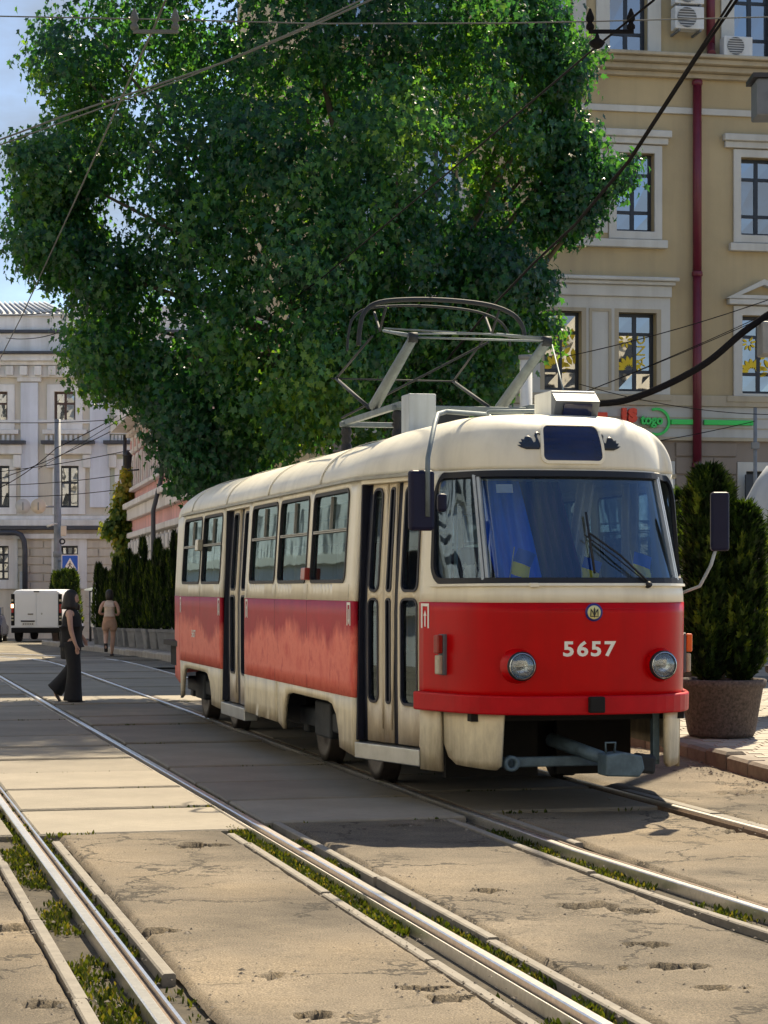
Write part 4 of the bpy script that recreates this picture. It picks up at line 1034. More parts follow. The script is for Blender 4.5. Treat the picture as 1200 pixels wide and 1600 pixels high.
# sign band and rusticated ground floor
zb0, zb1 = Z(682), Z(637)
FY.part('string_band', 'cornice_stone', yb, XL, XRr, Z(634), zstr, -.2, .12, bevel=.015)
FY.part('sign_band', 'band_grey', yb, XL, XRr, zb0, Z(634) - .002, -.2, .05)
for v in (652, 668): FY.part('band_line', 'cornice_stone', yb, XL, XRr, Z(v) - .012, Z(v) + .012, .051, .062)
FY.part('string_band', 'cornice_stone', yb, XL, XRr, Z(688), zb0 - .002, -.2, .10, bevel=.01)
gw = [(X(1165), X(1240), .9, Z(735)), (X(1000), X(1040), .4, Z(735)), (X(850), X(930), .9, Z(735)), (X(690), X(770), .9, Z(735))]
wall(FY, yb, XL, XRr, -.2, Z(688) - .001, gw, 'plaster_brown')
for h in gw:
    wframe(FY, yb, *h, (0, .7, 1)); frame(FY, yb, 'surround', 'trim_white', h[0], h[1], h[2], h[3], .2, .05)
# individual rustication blocks, joints left open
zcs = Z(690); row = 0; step = (Z(713) - Z(741))
edges = sorted([XL] + [e for h in gw for e in (h[0] - .215, h[1] + .215)] + [XRr])
while zcs > .3:
    top = zcs; bot = zcs - (Z(690) - Z(713) if row == 0 else step); bot = max(bot, 0)
    for e0, e1 in zip(edges[0::2], edges[1::2]):
        x = e0; first_ = True
        while x < e1 - .05:
            ln = 1.7 if not (first_ and row % 2) else .85
            xe = min(e1, x + ln)
            if xe - x > .12 and xe > -11: FY.part('stone', 'plaster_brown', yb, x + .008, xe - .008, bot + .018, top - .018, .002, .045, bevel=.008)
            x = xe; first_ = False
    zcs = bot; row += 1
# drainpipe
dp = thing('drainpipe', 'maroon drainpipe running down the ochre wall', 'drainpipe', FY(0, 0, .12)); dp.location = (0, 0, 0)
def ppipe(par, F, x, z0, z1, r, mat, d=.14, segs=3):
    for i in range(segs):
        a = z0 + (z1 - z0) * i / segs; b = z0 + (z1 - z0) * (i + 1) / segs
        MB().tube([F(x, a, d), F(x, b - .02, d)], r, 12).build('pipe_section', mat, par)
        c_ = MB().lathe([(r, 0), (r * 1.22, .02), (r * 1.22, .1), (r, .12)], F(x, b - .13, d), n=12).build('collar', mat, par)
ppipe(dp, FY, X(1086, 400), .14, Z(121) - .02, .095, 'pipe_maroon')
dp2 = thing('drainpipe', 'short maroon downpipe on the top storey next to the air conditioners', 'drainpipe'); ppipe(dp2, FY, X(1107, 40), zc1 + .3, zc1 + 4, .095, 'pipe_maroon', segs=2)
MB().tube([FY(X(1107, 40), zc1 + .32, .14), FY(X(1107, 40) - .05, zc1 + .1, .3), FY(X(1100, 90), zc1 + .02, .5)], .09, 10).build('elbow', 'pipe_maroon', dp2)
# air conditioners
def aircon(u0, u1, v0, v1, d, label):
    x0, x1 = X(u0, 40), X(u1, 40); z1, z0 = Z(v0, u0), Z(v1, u0)
    e = thing('air_conditioner', label, 'air conditioner', group='air conditioners on the ochre wall')
    bd_ = FY.part('body', 'ac_white', e, x0, x1, z0, z1, d, d + .3, bevel=.02)
    cx, cz, r = x0 + (x1 - x0) * .4, (z0 + z1) / 2, (z1 - z0) * .42
    MB().lathe([(0, .0), (r, .0), (r, .012), (r * 1.06, .014)], FY(cx, cz, d + .302), FY.n, 24).build('grille', 'ac_grille', e)
    for k in range(-3, 4): FY.part('grille_bar', 'ac_white', e, cx - r, cx + r, cz + k * r * .28 - .006, cz + k * r * .28 + .006, d + .316, d + .324)
    for xx in (x0 + .08, x1 - .1): FY.part('bracket', 'ac_grille', e, xx, xx + .04, z0 - .05, z0 - .003, .0, d + .3)
aircon(1042, 1087, 19, 54, .25, 'white air conditioner below another one on the top storey wall')
aircon(1042, 1087, -18, 15, .25, 'white air conditioner above the other, cut by the picture top')
aircon(1117, 1161, 66, 97, .28, 'white air conditioner standing on the cornice beside the dark window')
# shop sign
sg_ = thing('shop_sign', 'red and green raised shop sign reading IS togo with green bars', 'sign')
def letters(body, size, x, z, mat, name, bold=.02, sx=1.):
    me = textmesh(body, size, bold, .05)
    for v in me.vertices: v.co = FY(x + v.co.x * sx, z + v.co.y, .13 + v.co.z)
    return link(name, me, mat, sg_)
letters('I', .36, X(972, 655), Z(651), 'sign_red', 'letter', .03); letters('S', .36, X(985, 655), Z(651), 'sign_red', 'letter', .03)
FY.part('letter_edge', 'sign_red', sg_, X(929, 655), X(946, 655), Z(662), Z(646), .08, .18, bevel=.02)
letters('togo', .29, X(1015, 658), Z(657), 'sign_green', 'letter', .010, .9)
cx, cz = X(1024, 658), Z(659)
for r0, r1 in ((.30, .245), (.0, .0))[:1]:
    n = 30; c0 = [(cx + r0 * math.cos(R(-112 + 224 * i / n)), cz + r0 * math.sin(R(-112 + 224 * i / n))) for i in range(n + 1)]; c1 = [(cx + r1 * math.cos(R(-112 + 224 * i / n)), cz + r1 * math.sin(R(-112 + 224 * i / n))) for i in range(n + 1)]
    MB().prism(c0 + c1[::-1], FY, .07, .11).build('ring', 'sign_green', sg_)
FY.part('bar', 'sign_green', sg_, X(1046, 658), X(1080, 658), Z(663), Z(655), .06, .14, bevel=.01); FY.part('bar', 'sign_green', sg_, X(1097, 658), X(1174, 658), Z(663), Z(655), .06, .14, bevel=.01)
# dark board by the ground-floor window
bsn = thing('shop_board', 'dark navy board with a small white emblem at the ground-floor window', 'sign')
FY.part('board', 'frame_dark', bsn, X(1156), X(1205), Z(800), Z(741), .3, .36)
MB().prism([(0, 0), (.05, .0), (.05, .1), (.09, .18), (.03, .16), (-.03, .18), (0, .1)], lambda a, b, d: FY(X(1170) + a, Z(760) + b, d), .361, .37).build('emblem', 'white_decal', bsn)
# roof slab and sides so it reads as a block
MB().prism([(XL, 0), (XRr, 0), (XRr, -12), (XL, -12)], lambda a, b, d: FY(a, d, b), zc1 + 4.9, zc1 + 5.3).build('roof', 'roof_sheet', yb)
FY.part('side_wall', 'plaster_yellow', yb, XL - .3, XL - .001, -.2, zc1 + 4.9, -12, 0); FY.part('side_wall', 'plaster_yellow', yb, XRr + .001, XRr + .3, -.2, zc1 + 4.9, -12, 0); FY.part('rear_wall', 'plaster_yellow', yb, XL, XRr, -.2, zc1 + 4.9, -12.2, -12)

# ---------------------------------------------------------------- pale building down the street
YW = 95.
FW = Face(0, YW, 0, gz(YW)); wbld = thing('corner_building', 'pale classical building with bluish pilasters closing the end of the street', 'building')
xw = lambda u: (u - 600) * YW / FPX
zw = lambda v: FW.px(100, v)[1]
WX0, WX1 = xw(-330), xw(420)
winU = [(-125, -93), (-20, 12), (85, 118), (188, 206), (260, 290)]; winL = [(-121, -90), (-16, 15), (93, 123), (190, 212), (262, 295)]; winG = [(-121, -91), (-16, 14), (95, 122), (240, 270)]
hu = [(xw(a), xw(b), zw(660), zw(612)) for a, b in winU]; hl = [(xw(a), xw(b), zw(793), zw(728)) for a, b in winL]; hg = [(xw(a), xw(b), zw(906), zw(853)) for a, b in winG]
xg = xw(172)
wall(FW, wbld, WX0, xg, zw(828), zw(590), [h for h in hu + hl if h[1] < xg], 'wall_cream', .3); wall(FW, wbld, xg + .001, WX1, zw(828), zw(590), [h for h in hu + hl if h[0] > xg], 'wall_green', .3)
wall(FW, wbld, WX0, WX1, -.3, zw(828) - .001, hg, 'wall_cream', .3)
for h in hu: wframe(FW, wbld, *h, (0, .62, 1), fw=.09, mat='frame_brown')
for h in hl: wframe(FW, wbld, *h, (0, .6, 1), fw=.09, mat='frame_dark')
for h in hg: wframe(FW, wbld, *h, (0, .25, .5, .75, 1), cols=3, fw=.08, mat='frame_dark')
for h in hu:
    frame(FW, wbld, 'surround', 'plaster_white', *h, .32, .08); FW.part('sill', 'plaster_white', wbld, h[0] - .5, h[1] + .5, h[2] - .52, h[2] - .33, .003, .2)
    for k in range(8): FW.part('dentil', 'plaster_white', wbld, h[0] - .4 + k * (h[1] - h[0] + .8) / 8, h[0] - .28 + k * (h[1] - h[0] + .8) / 8, h[2] - .85, h[2] - .56, .003, .12)
for h in hl:
    frame(FW, wbld, 'surround', 'plaster_white', *h, .3, .08); FW.part('hood', 'pipe_dark', wbld, h[0] - .75, h[1] + .75, h[3] + .95, h[3] + 1.1, .003, .55); FW.part('hood_moulding', 'plaster_white', wbld, h[0] - .6, h[1] + .6, h[3] + .5, h[3] + .94, .003, .38, bevel=.05)
    for xx in (h[0] - .55, h[1] + .2): FW.part('bracket', 'plaster_white', wbld, xx, xx + .35, h[3] - .1, h[3] + .49, .003, .3, bevel=.05)
for h in hg: frame(FW, wbld, 'surround', 'plaster_white', *h, .4, .1)
for u0, u1 in ((33, 60), (141, 172), (-75, -48), (222, 250)):
    FW.part('pilaster', 'pilaster_blue', wbld, xw(u0), xw(u1), zw(793), zw(598), .003, .16, bevel=.02)
for u0, u1, in ((33, 60), (141, 172)): FW.part('pilaster_cap', 'plaster_white', wbld, xw(u0) - .15, xw(u1) + .15, zw(597), zw(590), .003, .26, bevel=.03)
for v0, v1, d, mt_ in ((828, 822, .5, 'pipe_dark'), (822, 812, .42, 'plaster_white'), (812, 806, .2, 'plaster_white'), (842, 834, .25, 'plaster_white'), (662, 656, .1, 'plaster_white')):
    FW.part('string_band', mt_, wbld, WX0, WX1, zw(v0), zw(v1) - .004, .002, d, bevel=.02)
for v0, v1, d, mt_ in ((590, 572, .25, 'plaster_white'), (572, 566, .5, 'plaster_white'), (566, 556, .75, 'plaster_white'), (556, 552, 1.0, 'pipe_dark'), (552, 522, .3, 'plaster_white'), (522, 517, .5, 'pipe_dark'), (517, 493, .25, 'plaster_white')):
    FW.part('cornice', mt_, wbld, WX0, WX1, zw(v0) + .002, zw(v1) - .002, -.3, d, bevel=.02)
for k in range(34):
    x = WX0 + .3 + k * (WX1 - WX0) / 34
    FW.part('console', 'plaster_white', wbld, x, x + .34, zw(588), zw(573), .251, .5, bevel=.04)
rfp = MB().add([FW(WX0, zw(492), .4), FW(xw(112), zw(492), .4), FW(xw(96) - 1.5, zw(446), -6), FW(WX0, zw(446), -6)], [(0, 1, 2, 3)]).build('roof', 'roof_sheet', wbld, solid=.1)
for k in range(46):
    t = k / 46; u = WX0 + (xw(96) - 1.5 - WX0) * t; u2 = WX0 + (xw(112) - WX0) * t
    MB().tube([FW(u2, zw(492) + .06, .4), FW(u, zw(446) + .06, -6)], .055, 4).build('standing_seam', 'roof_sheet', rfp)
FW.part('chimney', 'plaster_white', rfp, xw(118), xw(131), zw(492), zw(452), -3, -1.5); FW.part('roof_block', 'plaster_white', wbld, xw(112), WX1, zw(492), zw(478), -5, .1)
# rusticated ground-floor blocks
zt = zw(844); rowk = 0
while zt > -.1:
    zb_ = zt - (zw(853) - zw(866))
    segs = [(xw(-22), xw(-20)), (xw(26), xw(84)), (xw(133), xw(236))]
    for e0, e1 in segs[1:]:
        x = e0 - (.6 if rowk % 2 else 0)
        while x < e1:
            a_, b_ = max(e0, x), min(e1, x + 1.2)
            if b_ - a_ > .1: FW.part('stone', 'stone_block', wbld, a_ + .02, b_ - .02, zb_ + .025, zt - .025, .002, .07, bevel=.015)
            x += 1.2
    zt = zb_; rowk += 1
pipe3 = thing('drainpipe', 'dark bent pipe on the pale building above the parked van', 'drainpipe')
MB().tube([FW(xw(-30), zw(833), .6), FW(xw(28), zw(833), .6), FW(xw(36), zw(836), .6), FW(xw(41), zw(845), .6), FW(xw(42.5), zw(860), .6), FW(xw(42.5), zw(935), .6)], .12, 8).build('pipe_section', 'pipe_dark', pipe3)
FW.part('pipe_box', 'box_grey', pipe3, xw(34), xw(42), zw(925), zw(893), .1, .55)

# ---------------------------------------------------------------- pink building along the street
ang = math.atan2(-.981, .194); FP = Face(-9.25, 79., ang, gz(79))
FP.n = -FP.n if FP.n.x > 0 else FP.n
pk = thing('pink_building', 'pink two-storey building with pale stone ground floor behind the hedge row', 'building')
LPK = 30.
xs_ = [FP.px(u, 800)[0] for u in (205, 265)]
zp = lambda u, v: FP.px(u, v)[1]
zm = zp(212, 792); ze = zp(212, 672)
nw = 10; pitch = LPK / nw * .62
pwin = [(.7 + i * 1.75, .7 + i * 1.75 + .62, zm + .75, ze - 1.1) for i in range(16)]
wall(FP, pk, 0, LPK, zm, ze, pwin, 'pink_plaster', .3); wall(FP, pk, 0, LPK, -.5, zm - .001, [], 'grey_stone', .3)
for h in pwin:
    wframe(FP, pk, *h, (0, .5, 1), cols=1, fw=.08, mat='frame_white')
    frame(FP, pk, 'surround', 'pink_trim', *h, .18, .1); FP.part('head_panel', 'pink_trim', pk, h[0] - .2, h[1] + .2, h[3] + .25, h[3] + .85, .003, .14, bevel=.03); FP.part('hood', 'pink_trim', pk, h[0] - .3, h[1] + .3, h[3] + .86, h[3] + 1.0, .003, .3, bevel=.03)
    FP.part('rosette', 'pink_plaster', pk, h[0] + .1, h[1] - .1, h[3] + .4, h[3] + .7, .141, .17, bevel=.02)
FP.part('sill_band', 'pink_trim', pk, -.1, LPK, zm + .55, zm + .68, .003, .22, bevel=.02)
FP.part('cornice', 'pink_trim', pk, -.15, LPK, zm - .1, zm + .1, .003, .45, bevel=.03); FP.part('cornice', 'pink_trim', pk, -.15, LPK, zm - .5, zm - .103, .003, .3, bevel=.03)
FP.part('pink_band', 'pink_plaster', pk, -.05, LPK, zm - .95, zm - .503, .003, .1); FP.part('string_band', 'pink_trim', pk, -.1, LPK, zm - 1.15, zm - .953, .003, .3, bevel=.03)
for i in range(16):
    x = .25 + i * 1.3
    FP.part('pier', 'pink_trim', pk, x, x + .3, .2, zm - 1.2, .003, .22, bevel=.03); FP.part('capital', 'pink_trim', pk, x - .12, x + .42, zm - 1.75, zm - 1.3, .003, .3, bevel=.05)
    n = 12; cx_ = x + .8
    arc0 = [(cx_ + .5 * math.cos(math.pi * k / n), zm - 2.2 + .5 * math.sin(math.pi * k / n)) for k in range(n + 1)]; arc1 = [(cx_ + .36 * math.cos(math.pi * k / n), zm - 2.2 + .36 * math.sin(math.pi * k / n)) for k in range(n + 1)]
    MB().prism(arc0 + arc1[::-1], FP, .003, .14).build('arch', 'pink_trim', pk)
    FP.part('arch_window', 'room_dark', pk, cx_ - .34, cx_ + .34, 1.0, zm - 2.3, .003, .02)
MB().prism([(-.8, ze), (-.8, ze + .35), (.2, ze + .6), (.2, ze)], lambda a, b, d: FP(d, b, -a), -.4, LPK).build('eave', 'pink_trim', pk)
MB().prism([(-.2, ze + .3), (6, ze + 2.2), (6, ze + .3)], lambda a, b, d: FP(d, b, -a), -.3, LPK).build('roof', 'roof_sheet', pk)
FP.part('end_wall', 'pink_plaster', pk, -.3, -.001, -.5, ze, -8, -.001)
cn = thing('awning', 'grey glazed awning along the pink building above the hedge row', 'awning')
MB().prism([(0.05, zm - 2.7), (1.6, zm - 3.05), (1.6, zm - 3.0), (0.05, zm - 2.62)], lambda a, b, d: FP(d, b, a), -3.5, 13).build('cover', 'canopy_glass_grey', cn)
for k in range(5): MB().tube([FP(-.2 + k * 3.1, -.1, 1.55), FP(-.2 + k * 3.1, zm - 3.06, 1.55)], .05, 6).build('post', 'pipe_dark', cn)
MB().prism([(1.56, .6), (1.56, zm - 3.1), (1.58, zm - 3.1), (1.58, .6)], lambda a, b, d: FP(d, b, a), .5, 12.2).build('glazing', 'canopy_glass_grey', cn)
for xx, lab in ((0.0, 'black downpipe at the far corner of the pink building'), (FP.px(268, 800)[0], 'black downpipe on the pink building near the tram rear')):
    e = thing('drainpipe', lab, 'drainpipe')
    MB().tube([FP(xx, ze - .1, .3), FP(xx, zm + .4, .3), FP(xx, zm - .6, .55), FP(xx, zm - 2.4, .55), FP(xx + .25, zm - 2.8, .5), FP(xx + .25, -.3, .5)], .07, 8).build('pipe_section', 'pipe_dark', e)
e = thing('wall_lantern', 'black wall lantern on the pink upper storey', 'lantern'); lx = FP.px(222, 720)
MB().tube([FP(lx[0], lx[1] - .3, .0), FP(lx[0], lx[1] - .35, .5)], .03, 6).build('bracket', 'lamp_black', e); MB().lathe([(0, -.2), (.12, -.15), (.17, .25), (.2, .27), (.05, .42), (0, .5)], FP(lx[0], lx[1] - .1, .5), n=6).build('lamp_body', 'lamp_black', e)

# ---------------------------------------------------------------- houses across the street, seen only as reflections
def far_house(F, L_, Hh, label, mat):
    e = thing('street_house', label, 'building'); st_ = 3.4
    hs = []
    for k in range(int(L_ / st_)):
        for lv in range(4): hs.append((1. + k * st_, 2.3 + k * st_, 1.2 + lv * 3.9, 3.4 + lv * 3.9))
    wall(F, e, 0, L_, -.5, Hh, hs, mat, .25)
    for i, h in enumerate(hs): F.part('window', 'frame_dark', e, h[0], h[1], h[2], h[3], -.3, -.22); 
    for i, h in enumerate(hs): F.part('sill', 'trim_white', e, h[0] - .15, h[1] + .15, h[2] - .18, h[2], .003, .2)
    for z in (4.6, 16): F.part('cornice', 'trim_white', e, 0, L_, z, z + .4, .003, .4)
    return e
fh = Face(40., -24., math.pi, 0.); fh.n = V((0, 1, 0)); far_house(fh, 85, 17, 'pale sunlit house across the square, mirrored in windows', 'wall_cream')
q0 = RW(-13, -25); q1 = RW(-13, 180); fh2 = Face(q0.x, q0.y, math.atan2(q1.y - q0.y, q1.x - q0.x), 0); fh2.n = V((CY, SY, 0)); far_house(fh2, 190, 16, 'grey house along the far street side, mirrored in tram windows', 'plaster_white')
# ================================================================ VEGETATION
leafm('leaf_plane', [(.010, .052, .036), (.020, .090, .050), (.048, .145, .046), (.13, .235, .040)], .58, .6)
leafm('leaf_thuja', [(.005, .012, .006), (.011, .026, .009), (.03, .06, .014), (.12, .17, .024)], .36, .15)
leafm('leaf_vine', [(.05, .10, .02), (.12, .18, .03), (.30, .28, .05), (.35, .22, .05)], .4, .3)
leafm('leaf_grass', [(.016, .028, .009), (.032, .052, .012), (.058, .080, .019), (.12, .11, .045)], .3, .05)
pm('bark', (.12, .10, .075), .9, var=.35, vscale=6, bump=.9, bscale=12, streak=(10, .5, (.05, .04, .03, 1)))
pm('bark_dark', (.06, .05, .04), .9, var=.3, vscale=8, bump=.6)
LEAF = [(0, 0), (.44, .06), (.30, .30), (.52, .56), (.20, .60), (0, 1.05), (-.20, .60), (-.52, .56), (-.30, .30), (-.44, .06)]
LEAFT = [(0, 1, 2), (0, 8, 9), (0, 2, 8), (2, 3, 4), (8, 6, 7), (2, 4, 8), (8, 4, 6), (4, 5, 6)]
def addleaf(m, p, tip, nrm, size, sh, simple=False):
    y = tip.normalized(); x = y.cross(nrm)
    if x.length < 1e-3: x = y.orthogonal()
    x.normalize(); z = x.cross(y); k = len(m.v)
    if simple:
        for a, b, c in ((0, 0, 0), (.42, .38, .10), (0, 1., -.05), (-.42, .38, .10)): m.v.append(tuple(p + (x * a + y * b + z * c) * size)); m.a.append(sh)
        m.f.append([k, k + 1, k + 2]); m.f.append([k, k + 2, k + 3]); m.s += [False, False]; return
    cup = rg.uniform(.2, 2.6); wd = rg.uniform(.6, 1.05)
    for a, b in LEAF:
        a *= wd
        c = (.22 * abs(a) - .18 * b * b) * cup
        m.v.append(tuple(p + (x * a + y * b + z * c) * size)); m.a.append(sh)
    for t in LEAFT: m.f.append([k + i for i in t]); m.s.append(False)
rg = random.Random(11)
def rv():
    while True:
        v = V((rg.uniform(-1, 1), rg.uniform(-1, 1), rg.uniform(-1, 1)))
        if .05 < v.length < 1: return v.normalized()
def clusters(m, blobs, n_cl, per, csize, leaf, sun=SUN, simple=False, gap=.38):
    wts = [(b[1][0] * b[1][2] + b[1][0] * b[1][1]) * (2.2 if b[1][0] < .75 else 1) for b in blobs]
    for c, r in rg.choices(blobs, wts, k=n_cl):
        d = rv(); rad = rg.random() ** .38
        p = c + V((d.x * r[0], d.y * r[1], d.z * r[2])) * rad
        if r[0] > .75 and noise.noise(p * .75) < -gap: continue
        base = .42 + .5 * noise.noise(p * .55) + rg.uniform(-.18, .18)
        cs = csize * rg.uniform(.6, 1.25); ax = (d + V((0, 0, -.15))).normalized()
        for k in range(int(per * rg.uniform(.6, 1.3))):
            q = p + rv() * cs * rg.random() ** .5
            out = ((q - p).normalized() * .6 + d * .6 + V((0, 0, .55)) + rv() * .55).normalized()
            tip = (out.cross(rv()) + V((0, 0, -.75)) + d * .3)
            addleaf(m, q, tip, out, leaf * rg.uniform(.55, 1.3), max(0, min(1, base + rg.uniform(-.25, .25))), simple)
# ---- the big plane tree behind the tram
TY = 31.5
def blob(u, v, ru, rv_, dy=0., ry=1.6): c = P(u, v, TY + dy); k = (TY + dy) / FPX; return (c, V((ru * k, ry, rv_ * k)))
B = [blob(140, 40, 85, 70, 1), blob(120, 110, 80, 60, 0), blob(150, 210, 80, 70, .6), blob(95, 270, 75, 55, -.3), blob(85, 340, 65, 55, .4), blob(85, 395, 70, 45, -.2), blob(170, 420, 80, 60, 0), blob(180, 500, 80, 60, .3),
     blob(165, 570, 62, 50, -.2), blob(230, 590, 70, 55, .2), blob(280, 650, 50, 60, -.6), blob(300, 720, 40, 45, -.8), blob(350, 690, 70, 70, -.5),
     blob(290, 80, 120, 110, 1.5, 2), blob(290, 240, 130, 110, 0, 2), blob(300, 390, 120, 110, -.8, 2), blob(330, 540, 110, 90, -.8, 2), blob(430, 640, 110, 80, -1, 1.8),
     blob(450, 90, 130, 120, .5, 2.4), blob(450, 260, 140, 120, -1.5, 2.2), blob(470, 420, 130, 110, -2, 2), blob(500, 560, 130, 90, -1.5, 2), blob(560, 640, 120, 60, -.5, 2),
     blob(610, 80, 130, 120, .5, 2.4), blob(620, 240, 130, 110, -1.2, 2.2), blob(620, 380, 130, 110, -1.2, 2.2), blob(640, 500, 110, 80, -1, 1.8), blob(700, 590, 90, 50, 0, 1.6),
     blob(760, 70, 110, 110, .5, 2), blob(760, 200, 100, 90, -.5, 1.8), blob(755, 330, 100, 90, -.6, 1.8), blob(770, 440, 80, 70, -.4, 1.5), blob(770, 530, 65, 55, -.2, 1.3), blob(755, 600, 45, 35, 0, 1),
     blob(845, 40, 55, 60, .2, 1), blob(870, 130, 50, 45, .2, 1), blob(860, 225, 60, 50, .2, 1), blob(905, 285, 55, 38, 0, .8), blob(960, 272, 36, 24, 0, .6), blob(860, 330, 55, 45, .2, 1), blob(905, 215, 30, 25, 0, .6), blob(895, 340, 32, 26, 0, .6), blob(845, 520, 32, 26, 0, .6), blob(840, 445, 28, 25, 0, .6), blob(905, 95, 26, 24, 0, .6),
     blob(200, -90, 160, 90, 1, 2.2), blob(450, -120, 200, 110, 0, 3), blob(700, -110, 170, 100, 0, 2.6), blob(450, -290, 230, 110, 0, 3.2), blob(640, -280, 180, 100, 1, 3)]
tree = thing('plane_tree', 'huge leafy plane tree towering over the tram', 'tree', (.75, 32.2, .1))
tb = V((.75, 32.2, .1))
m = MB(); clusters(m, B, 8200, 22, .34, .104, gap=.24)
cr = m.build('crown', 'leaf_plane', tree, recalc=False); cr.location = -tb; cr['kind'] = 'stuff'
fork = V((.4, 31.9, 3.4)) - tb
tk = MB().tube([(0, 0, -.15), (0, 0, .25), (-.1, -.1, 1.5), fork], [.52, .40, .33, .30], 14).build('trunk', 'bark', tree)
for i in range(0, len(B) - 3):
    if i % 2 and i > 12: continue
    c = B[i][0] - tb; a = fork + V((0, 0, .2)); midp = a.lerp(c, .5) + V((0, 0, .5)) + rv() * .35
    MB().tube(catmull([a, a.lerp(midp, .5) + V((0, 0, .3)), midp, c], 4), [.15 - .012 * k for k in range(12)] + [.012], 7).build('branch', 'bark', tree)
# ---- clipped thujas
def thuja_mesh(name, h, r, n, size, seed, lobes=((0, 0, 1., 1.),), taper=.5):
    rr = random.Random(seed); m = MB()
    off = V((seed * 3.1, seed * 1.7, 0))
    for k in range(n):
        lx, ly, lh, lr = rr.choice(lobes)
        t = rr.random() ** .85; z = t * h * lh; a = rr.uniform(0, 2 * math.pi)
        prof = (min(1, t / .10) ** .5) * (1 - taper * t) * math.sqrt(max(0., 1 - max(0, (t - .80) / .21) ** 2))
        q = V((math.cos(a), math.sin(a), 0)); nn = noise.noise(V((math.cos(a) * 1.6, math.sin(a) * 1.6, z * 2.2)) + off)
        n2 = noise.noise(V((math.cos(a) * 5, math.sin(a) * 5, z * 7)) + off)
        rad = r * lr * prof * (1 + .22 * nn + .16 * n2) * (1 - .35 * rr.random() ** 2.5)
        p = V((lx, ly, z)) + q * rad
        tip = (q * .85 + V((0, 0, .85)) + V((rr.uniform(-.5, .5), rr.uniform(-.5, .5), rr.uniform(-.2, .4)))).normalized()
        nrm = (q + V((rr.uniform(-.6, .6), rr.uniform(-.6, .6), rr.uniform(-.1, .3)))).normalized()
        sh = max(0, min(1, .38 + .6 * n2 + .45 * nn + rr.uniform(-.2, .25)))
        x = tip.cross(nrm).normalized(); s_ = size * rr.uniform(.6, 1.25); b = len(m.v)
        for aa, bb in ((-.08, 0), (-.42, .62), (-.16, .5), (0, 1.25), (.16, .5), (.42, .62), (.08, 0)):
            m.v.append(tuple(p + x * aa * s_ + tip * bb * s_ + nrm * (.12 * s_ * abs(aa)))); m.a.append(sh)
        m.f += [[b, b + 2, b + 1], [b, b + 6, b + 4, b + 2], [b + 2, b + 4, b + 3], [b + 6, b + 5, b + 4]]; m.s += [False] * 4
    return m
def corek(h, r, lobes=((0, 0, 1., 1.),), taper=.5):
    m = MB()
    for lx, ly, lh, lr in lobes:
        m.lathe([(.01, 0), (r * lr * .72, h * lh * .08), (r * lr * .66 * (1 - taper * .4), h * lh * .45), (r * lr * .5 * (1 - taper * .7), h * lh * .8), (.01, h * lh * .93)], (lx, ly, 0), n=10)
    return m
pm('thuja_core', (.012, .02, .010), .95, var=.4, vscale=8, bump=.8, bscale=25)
pm('pot_aggregate', (.085, .066, .06), .9, var=.6, vscale=38, bump=.9, bscale=55); pm('pot_grey', (.20, .20, .20), .7, var=.2, vscale=6, objvar=.3); pm('soil', (.05, .04, .03), .95, var=.4, vscale=9, bump=.6)
def pot(par, w0, w1, h, mat, lip=.03):
    p = MB(); n = 4
    def sq(w, z, ch=.15):
        c = w * ch; return [(w, -w + c, z), (w, w - c, z), (w - c, w, z), (-w + c, w, z), (-w, w - c, z), (-w, -w + c, z), (-w + c, -w, z), (w - c, -w, z)]
    rings = [sq(w0, 0), sq(w1 * .985, h - .08), sq(w1 + lip, h - .07), sq(w1 + lip, h), sq(w1 - .05, h), sq(w1 - .07, h - .06)]
    for r in rings: p.v += r
    for i in range(len(rings) - 1):
        for j in range(8): p.f.append([i * 8 + j, i * 8 + (j + 1) % 8, i * 8 + 8 + (j + 1) % 8, i * 8 + 8 + j]); p.s.append(False)
    p.f.append(list(range(8))[::-1]); p.s.append(False); p.build('pot', mat, par, bevel=.008)
    MB().add(sq(w1 - .06, h - .055), [tuple(range(8))]).build('soil', 'soil', par, recalc=False)
# beside the tram
def big_thuja(x, y, z, h, r, n, seed, lobes, label, wpot=.33, hp=.55, size=.075):
    e = thing('potted_thuja', label, 'thuja', (x, y, z), .25, 'potted thujas beside the tram')
    MB().lathe([(0, 0), (wpot * .92, 0), (wpot * .98, .04), (wpot * 1.2, hp - .09), (wpot * 1.29, hp - .07), (wpot * 1.31, hp - .01), (wpot * 1.26, hp), (wpot * 1.16, hp - .005), (wpot * 1.12, hp - .06)], (0, 0, 0), n=28).build('pot', 'pot_aggregate', e)
    MB().lathe([(wpot * 1.14, 0), (0, .02)], (0, 0, hp - .06), n=20).build('soil', 'soil', e, recalc=False)
    f = thuja_mesh('foliage', h, r, n, size, seed, lobes, .06).build('foliage', 'leaf_thuja', e, recalc=False); f.location = (0, 0, hp - .03); f['kind'] = 'stuff'
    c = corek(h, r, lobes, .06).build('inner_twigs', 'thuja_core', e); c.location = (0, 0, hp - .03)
    MB().tube([(0, 0, hp - .1), (0, 0, hp + .5)], .04, 8).build('stem', 'bark_dark', e)
pq = P(1127, 1170, 20.6)
big_thuja(pq.x, 20.6, .13, 2.05, .33, 20000, 3, ((-.14, 0, 1.0, .62), (-.03, .12, .97, .6), (.19, -.02, .83, .66)), 'tall bushy thuja in a dark pebbled concrete pot beside the tram')
pq = P(1062, 1110, 25.5); big_thuja(pq.x + .1, 25.5, .13, 2.05, .42, 8000, 5, ((-.1, 0, 1., .8), (.15, 0, .9, .8)), 'thuja half hidden between the tram and the tall pebbled pot')
